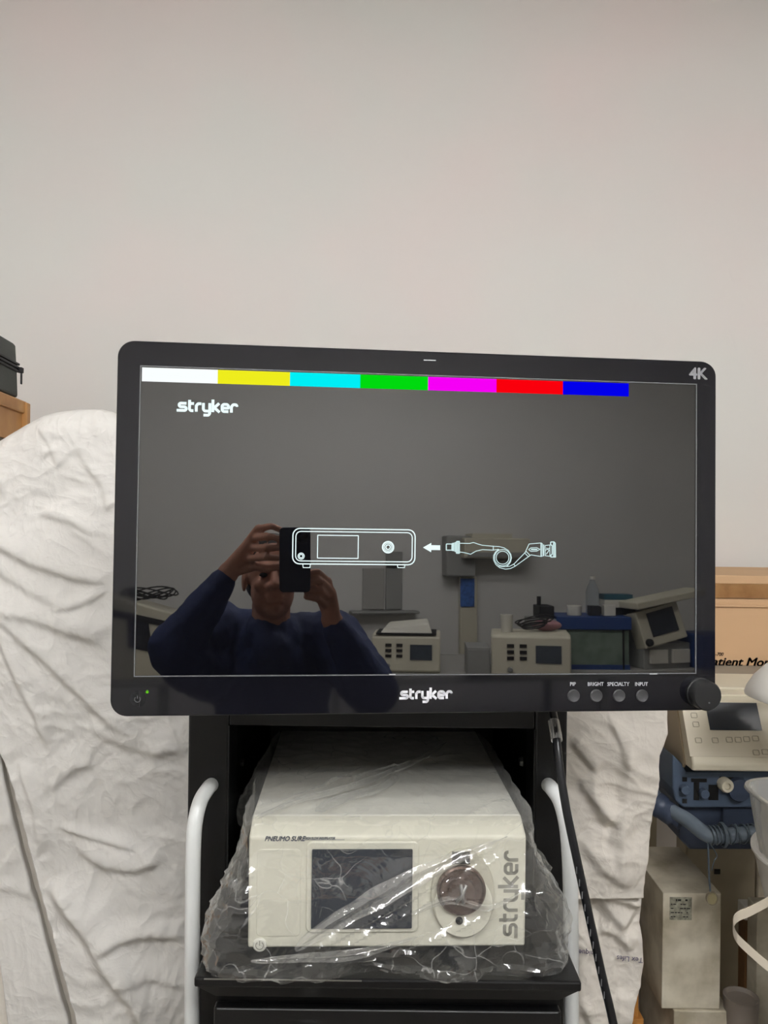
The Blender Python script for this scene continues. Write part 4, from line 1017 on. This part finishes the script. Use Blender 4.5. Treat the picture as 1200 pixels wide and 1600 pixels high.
# ================================================================== PERSON AND PHONE
def capsule(bm, a, b, ra, rb, n=14):
    a, b = Vector(a), Vector(b); d = b-a; L = d.length
    if L < 1e-6: d = Vector((0, 0, 1))
    else: d.normalize()
    u = d.orthogonal().normalized(); v = d.cross(u); rings = []
    for k in range(5): t = -PI/2+PI/2*k/4+.0; rings.append((a+d*(math.sin(t)*ra), math.cos(t)*ra))
    for k in range(5): t = PI/2*k/4; rings.append((b+d*(math.sin(t)*rb), math.cos(t)*rb))
    prev = None
    for c, r in rings:
        r = max(r, 1e-4); rg = [bm.verts.new(c+u*(math.cos(2*PI*i/n)*r)+v*(math.sin(2*PI*i/n)*r)) for i in range(n)]
        if prev:
            for i in range(n): bm.faces.new((prev[i], prev[(i+1) % n], rg[(i+1) % n], rg[i]))
        else: bm.faces.new(rg[::-1])
        prev = rg
    bm.faces.new(prev)
def ellip(bm, c, rx, ry, rz_, M3=None, n=24):
    r = bmesh.ops.create_uvsphere(bm, u_segments=n, v_segments=n//2, radius=1)
    for v in r['verts']:
        p = Vector((v.co.x*rx, v.co.y*ry, v.co.z*rz_)); v.co = Vector(c)+(M3 @ p if M3 else p)
def remesh(o, vs, sm=4):
    m = o.modifiers.new('remesh', 'REMESH'); m.mode = 'VOXEL'; m.voxel_size = vs; m.use_smooth_shade = True
    s = o.modifiers.new('smooth', 'SMOOTH'); s.factor = .5; s.iterations = sm
# joints, given in the folded (mirrored) view
hc = R(425, 905, 2.30)
fwd = (R(440, 870, 2.04)-hc); fwd.z *= .4; fwd.normalize(); rt = fwd.cross(Vector((0, 0, 1))).normalized(); upv = rt.cross(fwd)
HM = Matrix((rt, fwd, upv)).transposed()          # head axes: x right, y forward, z up
def hp(x, y, z): return hc+HM @ Vector((x, y, z))
shL, shR = R(336, 985, 2.42), R(520, 1000, 2.42)
elL, elR = R(276, 1012, 2.16), R(580, 1078, 2.18)
wrL, wrR = R(358, 893, 2.15), R(518, 968, 2.15)
neck = hp(0, -.03, -.17); chest = (shL+shR)/2+Vector((0, -.02, -.16))
pel = Vector((chest.x, chest.y-.06, .92)); 
hipL = pel+Vector((-.09, 0, -.03)); hipR = pel+Vector((.09, 0, -.03))
knL = Vector((hipL.x-.03, hipL.y+.10, .47)); knR = Vector((hipR.x+.03, hipR.y+.06, .47))
anL = Vector((knL.x-.01, knL.y-.08, .085)); anR = Vector((knR.x+.01, knR.y-.06, .085))
pt = thing('person', 'person in a dark navy jacket holding a phone, mirrored in the monitor screen', 'person', T(pel.x, pel.y, 0))
bd = NB()
ellip(bd, hp(0, -.012, .035), .076, .096, .090, HM); ellip(bd, hp(0, .02, -.035), .062, .078, .082, HM)
ellip(bd, hp(0, .062, -.085), .030, .028, .026, HM)                       # chin
capsule(bd, hp(0, .088, .015), hp(0, .108, -.022), .009, .014)             # nose
capsule(bd, hp(-.016, .095, -.026), hp(.016, .095, -.026), .010, .010)
capsule(bd, hp(-.038, .082, .028), hp(.038, .082, .028), .013, .013)       # brow
capsule(bd, hp(-.020, .088, -.056), hp(.020, .088, -.056), .007, .007); capsule(bd, hp(-.017, .087, -.066), hp(.017, .087, -.066), .008, .008)
for s in (-1, 1):
    ellip(bd, hp(s*.036, .072, -.022), .022, .020, .020, HM)               # cheeks
    ellip(bd, hp(s*.079, -.005, -.005), .008, .018, .032, HM)              # ears
capsule(bd, hp(0, -.02, -.07), neck, .056, .056); capsule(bd, neck, chest+Vector((0, -.03, .1)), .055, .06)
capsule(bd, chest, pel, .135, .13); capsule(bd, shL, chest, .07, .12); capsule(bd, shR, chest, .07, .12)
capsule(bd, shL, elL, .052, .042); capsule(bd, shR, elR, .052, .042); capsule(bd, elL, wrL, .042, .029); capsule(bd, elR, wrR, .042, .029)
for h, k_, a_ in ((hipL, knL, anL), (hipR, knR, anR)):
    capsule(bd, h, k_, .085, .058); capsule(bd, k_, a_, .055, .038); capsule(bd, a_+Vector((0, -.02, -.05)), a_+Vector((0, .16, -.055)), .034, .028)
# left hand (viewer's left)
def hand(wr, kn, mid, tip, th, pr=.019):
    kn = [R(*a) for a in kn]; mid = [R(*a) for a in mid]; tip = [R(*a) for a in tip]; th = [R(*a) for a in th]
    for i, k_ in enumerate(kn):
        base = wr+(k_-wr)*.25; capsule(bd, base, k_, pr, .0125, 10)
        capsule(bd, k_, mid[i], .0105, .0092, 10); capsule(bd, mid[i], tip[i], .0092, .0078, 10)
    capsule(bd, wr, (kn[1]+kn[2])/2, .027, .020)
    for a, b, r0, r1 in ((wr, th[0], .020, .016), (th[0], th[1], .014, .011), (th[1], th[2], .011, .0095)): capsule(bd, a, b, r0, r1, 10)
hand(wrL, [(404, 826, 2.10), (396, 841, 2.11), (390, 857, 2.12), (387, 873, 2.12)],
     [(424, 822, 2.035), (420, 838, 2.03), (417, 855, 2.03), (415, 871, 2.03)],
     [(450, 832, 2.030), (448, 845, 2.028), (448, 858, 2.028), (443, 873, 2.03)],
     [(395, 884, 2.13), (418, 888, 2.085), (450, 884, 2.068)])
hand(wrR, [(512, 908, 2.11), (515, 921, 2.11), (514, 934, 2.12), (509, 947, 2.12)],
     [(496, 893, 2.045), (501, 908, 2.04), (501, 922, 2.04), (496, 936, 2.045)],
     [(474, 897, 2.028), (476, 910, 2.028), (477, 922, 2.028), (478, 933, 2.032)],
     [(500, 928, 2.13), (486, 912, 2.09), (474, 896, 2.068)])
body = obj('body', bd, 'skin', pt, world=True); remesh(body, .0045, 3)
# hair
hr = NB(); ellip(hr, hp(0, -.022, .052), .081, .094, .084, HM); ellip(hr, hp(0, -.05, .0), .076, .066, .075, HM)
hair = obj('hair', hr, 'hair_dark', pt, world=True); remesh(hair, .006, 2)
for s in (-1, 1): obj('eye', (lambda b: (ellip(b, hp(s*.031, .083, .006), .012, .010, .007, HM, 12), b)[1])(NB()), 'lens_black', pt, world=True, smooth=60)
# jacket
jk = NB()
capsule(jk, chest+Vector((0, 0, .02)), pel+Vector((0, 0, -.02)), .175, .165, 20); capsule(jk, shL+Vector((0, 0, -.01)), chest, .085, .15, 16); capsule(jk, shR+Vector((0, 0, -.01)), chest, .085, .15, 16)
capsule(jk, shL, shR, .075, .075); capsule(jk, hp(0, -.04, -.155), chest+Vector((0, 0, .1)), .078, .13); capsule(jk, hp(0, -.005, -.19), chest, .062, .15)
capsule(jk, shL, elL, .098, .078, 16); capsule(jk, shR, elR, .095, .075, 16); capsule(jk, shL+Vector((0, 0, -.12)), elL+Vector((.03, 0, -.05)), .10, .07, 16)
capsule(jk, elL, elL+(wrL-elL)*.84, .072, .042, 16); capsule(jk, elR, elR+(wrR-elR)*.84, .066, .042, 16)
jk = obj('jacket', jk, 'jacket_navy', pt, world=True, label='dark navy jacket'); remesh(jk, .009, 3)
dsp_ = jk.modifiers.new('folds', 'DISPLACE'); tx = bpy.data.textures.new('folds', 'CLOUDS'); tx.noise_scale = .07; dsp_.texture = tx; dsp_.strength = .018; dsp_.mid_level = .5
tr = NB(); capsule(tr, pel+Vector((-.06, 0, .03)), pel+Vector((.06, 0, .03)), .125, .125, 20)
for h, k_, a_ in ((hipL, knL, anL), (hipR, knR, anR)): capsule(tr, h, k_, .100, .074, 16); capsule(tr, k_, a_+Vector((0, 0, .04)), .074, .062, 16)
tr = obj('trousers', tr, 'trouser_dark', pt, world=True); remesh(tr, .01, 3)
for a_ in (anL, anR):
    s_ = NB(); capsule(s_, (a_.x, a_.y-.03, .048), (a_.x, a_.y+.17, .044), .047, .042, 16); box(s_, (a_.x-.045, a_.y-.07, 0), (a_.x+.045, a_.y+.2, .02))
    s_ = obj('shoe', s_, 'shoe_black', pt, world=True); remesh(s_, .006, 3)
# phone: lens is where the camera stands
pc_ = R(466, 872, 2.0455); ph_x = (R(486, 872, 2.0455)-R(446, 872, 2.0455)).normalized()
ph_z = (R(466, 830, 2.0455)-R(466, 920, 2.0455)).normalized(); ph_y = ph_z.cross(ph_x).normalized()
# ph_y: towards the monitor or away from it; make +y point to the monitor
PHM = M4(pc_, ph_x, ph_y, ph_z)
s = 1 if ph_y.y > 0 else -1
lens_local = PHM.inverted() @ CAM
ph = thing('mobile_phone', 'dark navy mobile phone held up by the person', 'phone', PHM)
yf = s*.0040
shift = lens_local.y-s*.0075                        # keep the phone body just behind the camera point
obj('phone_body', prism(NB(), rrect(-.0385, -.080, .0385, .080, .011), shift-yf, shift+yf*0.2), 'phone_navy', ph, bevel=.0015, smooth=40)
cmx = lens_local.x; cmz = lens_local.z
lx_ = max(-.022, min(.022, cmx)); 
obj('camera_island', prism(NB(), rrect(-.034 if cmx < 0 else .000, .040, .0 if cmx < 0 else .034, .074, .008), shift+yf*.2, shift+yf*.5), 'phone_navy', ph, bevel=.0006, smooth=40)
for dx, dz in ((-.008, .008), (-.008, -.008), (.009, 0)):
    cx0 = (-.017 if cmx < 0 else .017)+dx; obj('lens', lathe(NB(), [(.0062, 0), (.0062, .0007), (.0052, .0010)], Matrix.Translation((cx0, shift+yf*.5, .057+dz)) @ Matrix.Rotation(-PI/2*s, 4, 'X'), 24), 'lens_black', ph, smooth=40)
print('LENS local', lens_local, 's', s)

# ================================================================== WHAT THE SCREEN MIRRORS: benches and devices behind the photographer
BZ = 1.02
yaw0 = math.atan2(-(mir(MO+Vector((1, 0, 0)))-mir(MO)).y*-1, (mir(MO+Vector((1, 0, 0)))-mir(MO)).x)
print('yaw mirrored x axis', math.degrees(yaw0))
def rthing(name, label, cat, px, py, z=None, yaw=0, Yv=None, y=None, group=None):
    p = RZ(px, py, z) if z is not None else (R(px, py, Yv) if Yv else RY(px, py, y))
    t = thing(name, label, cat, Matrix.Translation(p) @ Matrix.Rotation(yaw0+math.radians(yaw), 4, 'Z'), group); return t, p
A = RZ(640, 1052, BZ); print('device A', A, (A-CAM).length)
bench = thing('work_bench', 'long grey bench along the room behind the photographer', 'bench', T(A.x+.6, A.y, 0))
bx0_, bx1_ = A.x-.35, 3.25
obj('bench_top', BX((bx0_, A.y-.75, BZ-.04), (bx1_, A.y+.12, BZ)), 'bench_grey', bench, world=True, bevel=.004)
for x in (bx0_+.04, (bx0_+bx1_)/2, bx1_-.08):
    for y in (A.y-.70, A.y+.05): obj('leg', BX((x, y, 0), (x+.04, y+.04, BZ-.04)), 'bench_grey', bench, world=True)
def ecg(px, py, wpx, label, yaw, z=BZ, tall=1.0):
    t, p = rthing('bench_monitor', label, 'medical device', px, py, z, yaw, group='cream devices on the rear bench')
    D = (p-mir(CAM)).length if False else (mir(p)-CAM).y
    W_ = wpx/F*D; h = W_*.55*tall
    # local +y faces the screen
    obj('casing', prism(NB(), [(-.30, 0), (-.02, 0), (0, .01), (-.02, h*.93), (-.05, h), (-.30, h)], -W_/2, W_/2, 'x'), 'dev_cream', t, bevel=.008, seg=2, smooth=40)
    sl = (h*.93-.01)/-.02
    def face(x0, z0, x1, z1, m, nm, th=.004):
        yy = lambda z: -.02*(z/h)
        b = NB(); hexa(b, [(x0, yy(z0)-.004, z0), (x1, yy(z0)-.004, z0), (x1, yy(z0)+th, z0), (x0, yy(z0)+th, z0), (x0, yy(z1)-.004, z1), (x1, yy(z1)-.004, z1), (x1, yy(z1)+th, z1), (x0, yy(z1)+th, z1)]); return obj(nm, b, m, t)
    face(W_*.06, h*.34, W_*.38, h*.74, 'lcd_grey', 'display')
    for c in range(2):
        for r_ in range(3): face(-W_*.30+c*W_*.16, h*(.40+.14*r_), -W_*.21+c*W_*.16, h*(.48+.14*r_), 'print_black', 'key')
    obj('knob', lathe(NB(), [(W_*.035, 0), (W_*.032, .015), (W_*.02, .016)], Matrix.Translation((-W_*.26, 0, h*.18)) @ Matrix.Rotation(-PI/2, 4, 'X'), 20), 'dev_grey', t, smooth=40)
    return t, W_, h, p
tA, WA, hA, pA = ecg(634, 1052, 108, 'left cream device with papers on top, mirrored in the monitor screen', 4)
tB, WB, hB, pB = ecg(830, 1060, 124, 'right cream device with cables heaped on top, mirrored in the monitor screen', 8)
def on(tpl, name, label, cat, dx, dy, group=None):
    t0, W_, h, p = tpl; M = ROOTM[t0.name] @ Matrix.Translation((dx, dy, h+.001)); return thing(name, label, cat, M, group)
pp = on((tA, WA, hA, pA), 'bagged_papers', 'white bagged papers lying on the left cream device in the reflection', 'papers', 0, -.15)
b = NB(); hexa(b, [(-.13, -.1, 0), (.13, -.1, 0), (.14, .12, 0), (-.14, .12, 0), (-.10, -.08, .05), (.11, -.08, .07), (.12, .09, .06), (-.12, .09, .03)]); obj('paper_pack', b, 'paper_white', pp, bevel=.01)
obj('tray', BX((-.16, -.12, -.0), (.16, .13, .006)), 'case_black', pp)
cp = on((tB, WB, hB, pB), 'paper_cup', 'pale cup standing on the right cream device in the reflection', 'cup', -WB*.30, -.1); obj('cup_wall', lathe(NB(), [(.028, 0), (.033, .09), (.029, .09), (.024, .01)], None, 24), 'paper_white', cp, smooth=40)
cc = on((tB, WB, hB, pB), 'coiled_cable', 'loops of dark cable on the right cream device in the reflection', 'cable', .02, -.12)
b = NB(); random.seed(11)
for k in range(4):
    r_ = .06+.012*k; tl = random.uniform(.2, .7); pts = [Vector((math.cos(a)*r_, math.sin(a)*r_*.6, .012+.05*(1+math.sin(a+tl))*tl+k*.008)) for a in [2*PI*i/20 for i in range(20)]]
    tube(b, pts, .004, n=6, sub=2)
obj('loops', b, 'cable_dark', cc, smooth=60)
pk = on((tB, WB, hB, pB), 'pink_pouch', 'pinkish pouch lying behind the cable loops in the reflection', 'pouch', .09, -.20)
b = NB(); ellip(b, (0, 0, .03), .08, .035, .03); obj('pouch_body', b, 'bag_pink', pk, smooth=60)
# cabinet between the devices
t, p = rthing('grey_cabinet', 'grey cabinet standing between the two cream devices in the reflection', 'cabinet', 748, 1058, BZ, 3); obj('cabinet_body', BX((-.06, -.25, 0), (.06, .0, .15)), 'dev_grey', t, bevel=.004); obj('cabinet_door', BX((-.055, -.002, .01), (.055, .006, .14)), 'dev_grey', t, bevel=.002)
# wall items on the rear wall
RW = RYW+.002
def wallbox(name, label, cat, x0, y0, x1, y1, d, m, parts=(), yy=RW):
    a = RY(x0, y1, yy); b = RY(x1, y0, yy)
    t = thing(name, label, cat, T((a.x+b.x)/2, yy, a.z)); w_ = abs(b.x-a.x)/2; h = b.z-a.z
    obj('casing', BX((-w_, 0, 0), (w_, d, h)), m, t, bevel=min(.01, d/4)); return t, w_, h
t, w_, h = wallbox('wall_unit', 'pale air conditioning unit high on the rear wall in the reflection', 'air conditioner', 712, 842, 812, 872, .20, 'dev_cream')
obj('louvre', BX((-w_*.9, .195, .01), (w_*.9, .206, h*.3)), 'dev_grey', t); obj('top_trim', BX((-w_*.7, .0, h), (w_*.5, .16, h+.03)), 'dev_cream', t)
t, w_, h = wallbox('wall_duct', 'grey duct box beside the air conditioning unit in the reflection', 'duct', 690, 838, 735, 900, .12, 'dev_grey')
t, w_, h = wallbox('wall_column', 'pale narrow column carrying a blue poster in the reflection', 'column', 716, 901, 743, 1030, .05, 'dev_cream')
t, w_, h = wallbox('blue_poster', 'blue poster on the narrow column in the reflection', 'poster', 719, 904, 741, 948, .01, 'poster_blue', yy=RW+.051)
t, w_, h = wallbox('wall_chart', 'pale hanging chart left of the column in the reflection', 'chart', 566, 888, 600, 952, .015, 'bench_grey')
t, w_, h = wallbox('grey_chart', 'grey chart with a dark top edge beside the pale one in the reflection', 'chart', 602, 862, 628, 952, .02, 'dev_grey')
obj('top_bar', BX((-w_, .02, h*.72), (w_, .03, h*.76)), 'cable_dark', t)
t, w_, h = wallbox('wall_ledge', 'narrow grey ledge along the rear wall in the reflection', 'ledge', 545, 953, 650, 958, .12, 'dev_grey')
# dark stack at the right of the devices, on the bench
def bitem(name, label, cat, px, wpx, hpx, d, m, ybot, z=BZ, yaw=0, extra=None, tilt=0):
    t, p = rthing(name, label, cat, px, ybot, z, yaw); D = (mir(p)-CAM).y; W_ = wpx/F*D; h = hpx/F*D
    obj('body', BX((-W_/2, -d, 0), (W_/2, 0, h)), m, t, bevel=min(.006, h/6)); return t, W_, h
t, W1, h1 = bitem('rear_console', 'dark blue-topped glazed cabinet in the reflection', 'cabinet', 928, 112, 62, .3, 'glass_green', 1046)
obj('blue_top', BX((-W1/2-.01, -.31, h1), (W1/2+.01, .015, h1+.07)), 'box_blue', t, bevel=.004); obj('glass_door', BX((-W1*.45, 0, h1*.1), (W1*.40, .008, h1*.92)), 'glass_green', t, bevel=.002); obj('base_strip', BX((-W1/2, 0, 0), (W1/2, .01, h1*.12)), 'box_blue', t); obj('frame_bar', BX((W1*.40, 0, 0), (W1*.42, .014, h1)), 'cart_inner', t)
CM = ROOTM[t.name]; zc = h1+.071
def oncab(name, label, cat, x, y, mk, m, group=None):
    tt = thing(name, label, cat, CM @ Matrix.Translation((x, y, zc)), group); obj('body', mk, m, tt, smooth=40, bevel=.002); return tt
oncab('white_mug', 'white mug on the blue cabinet in the reflection', 'mug', -W1*.22, -.08, lathe(NB(), [(.04, 0), (.042, .055), (.036, .055), (.034, .008)], None, 24), 'paper_white')
oncab('dark_tin', 'dark tin on the blue cabinet in the reflection', 'tin', W1*.06, -.08, BX((-.03, -.03, 0), (.03, .03, .055)), 'case_black')
oncab('white_tin', 'small white box on the blue cabinet in the reflection', 'box', W1*.27, -.08, BX((-.032, -.03, 0), (.032, .03, .06)), 'paper_white')
tt = oncab('water_bottle', 'clear plastic bottle standing on the blue cabinet in the reflection', 'bottle', W1*.12, -.20, lathe(NB(), [(.036, 0), (.038, .01), (.038, .13), (.030, .155), (.016, .185), (.015, .20)], None, 28), 'bottle_plastic')
obj('cap', lathe(NB(), [(.017, .198), (.017, .215), (.014, .217)], None, 20), 'paper_white', tt, smooth=40)
oncab('teal_box', 'white box with teal stripe on the blue cabinet in the reflection', 'box', W1*.46, -.20, BX((-.08, -.06, .04), (.08, .06, .085)), 'paper_white')
tt = C.objects['teal_box']; obj('teal_band', BX((-.081, -.061, .085), (.081, .061, .115)), 'box_teal', tt); obj('lower_tray', BX((-.09, -.07, 0), (.09, .07, .04)), 'case_black', tt)
t, W2, h2 = bitem('dark_console', 'stack of dark grey equipment left of the blue cabinet in the reflection', 'equipment', 852, 40, 78, .25, 'dev_grey', 1046, yaw=0)
obj('upper_unit', BX((-W2*.2, -.2, h2), (W2*.4, -.02, h2+.07)), 'case_black', t, bevel=.004); obj('antenna', cyl(NB(), (-W2*.1, -.1, h2+.07), (-W2*.1, -.1, h2+.12), .012), 'case_black', t)
# large ventilator at the right of the reflection
t, p = rthing('anaesthesia_monitor', 'tilted pale monitor under a long bar at the right of the reflection', 'medical device', 1046, 1046, BZ, -16)
D = (mir(p)-CAM).y; kx = D/F
obj('lower_body', BX((-.40*kx*100, -.28, 0), (.45*kx*100, -.03, .40*kx*100)), 'dev_grey', t, bevel=.006)
for x in (-.30, .10): obj('drawer_box', BX((x*kx*100, -.03, .03), ((x+.32)*kx*100, -.015, .30*kx*100)), 'paper_white', t, bevel=.003)
scM = Matrix.Translation((0, .0, .42*kx*100)) @ Matrix.Rotation(math.radians(-13), 4, 'Y') @ Matrix.Rotation(math.radians(10), 4, 'X')
s1 = obj('display_head', BX((-.42*kx*100, -.10, 0), (.36*kx*100, 0, .58*kx*100), scM), 'dev_cream', t, bevel=.006)
obj('display', BX((-.24*kx*100, -.002, .14*kx*100), (.24*kx*100, .005, .52*kx*100), scM), 'lcd_dark', s1)
obj('knob', lathe(NB(), [(.06*kx*100, 0), (.055*kx*100, .02), (.03*kx*100, .022)], scM @ Matrix.Translation((-.34*kx*100, 0, .08*kx*100)) @ Matrix.Rotation(-PI/2, 4, 'X'), 20), 'case_black', s1)
obj('top_bar', BX((-.42*kx*100, -.16, 1.02*kx*100), (.85*kx*100, .02, 1.13*kx*100), Matrix.Rotation(math.radians(-10), 4, 'Y')), 'dev_cream', t, bevel=.006)
obj('column', BX((-.3*kx*100, -.25, .3*kx*100), (.3*kx*100, -.12, 1.06*kx*100)), 'dev_grey', t)
t, W3, h3 = bitem('blue_crate', 'blue crate at the far right of the reflection', 'crate', 1128, 66, 54, .25, 'box_blue', 1046, yaw=-16)
# left device in the reflection
t, p = rthing('slanted_device', 'pale wedge shaped device at the left of the reflection', 'medical device', 215, 1062, BZ, -10)
tl_stand = thing('instrument_table', 'grey instrument table at the left of the reflection', 'table', T(p.x, p.y-.1, 0))
obj('table_top', BX((p.x-.36, p.y-.42, BZ-.03), (min(p.x+.2, bx0_-.02), p.y+.06, BZ-.001)), 'bench_grey', tl_stand, world=True, bevel=.003)
for x in (p.x-.34, p.x+.10):
    for y in (p.y-.40, p.y+.0): obj('leg', BX((x, y, 0), (x+.03, y+.03, BZ-.03)), 'bench_grey', tl_stand, world=True)
D = (mir(p)-CAM).y; kx = D/F*100
obj('casing', prism(NB(), [(-.50*kx, 0), (.60*kx, 0), (.62*kx, 1.0*kx), (-.45*kx, 1.32*kx)], -.30, 0), 'dev_cream', t, bevel=.01)
obj('display', prism(NB(), [(-.15*kx, .50*kx), (.22*kx, .42*kx), (.14*kx, .92*kx), (-.18*kx, 1.0*kx)], -.004, .005), 'lcd_dark', t)
obj('dark_band', prism(NB(), [(-.5*kx, 1.0*kx), (.62*kx, .78*kx), (.62*kx, .86*kx), (-.5*kx, 1.12*kx)], -.002, .006), 'case_black', t)
tt = thing('cable_tangle', 'dark cable tangle on the wedge device at the left of the reflection', 'cable', ROOTM[t.name] @ Matrix.Translation((.1*kx, -.15, 1.16*kx)))
b = NB()
for k in range(5):
    r_ = .07+.01*k; pts = [Vector((math.cos(a)*r_*1.3, math.sin(a)*r_*.7, .018+.006*k+.02*(1+math.sin(2*a+k)))) for a in [2*PI*i/16 for i in range(17)]]
    tube(b, pts, .004, n=6, sub=2)
obj('loops', b, 'cable_dark', tt, smooth=60)
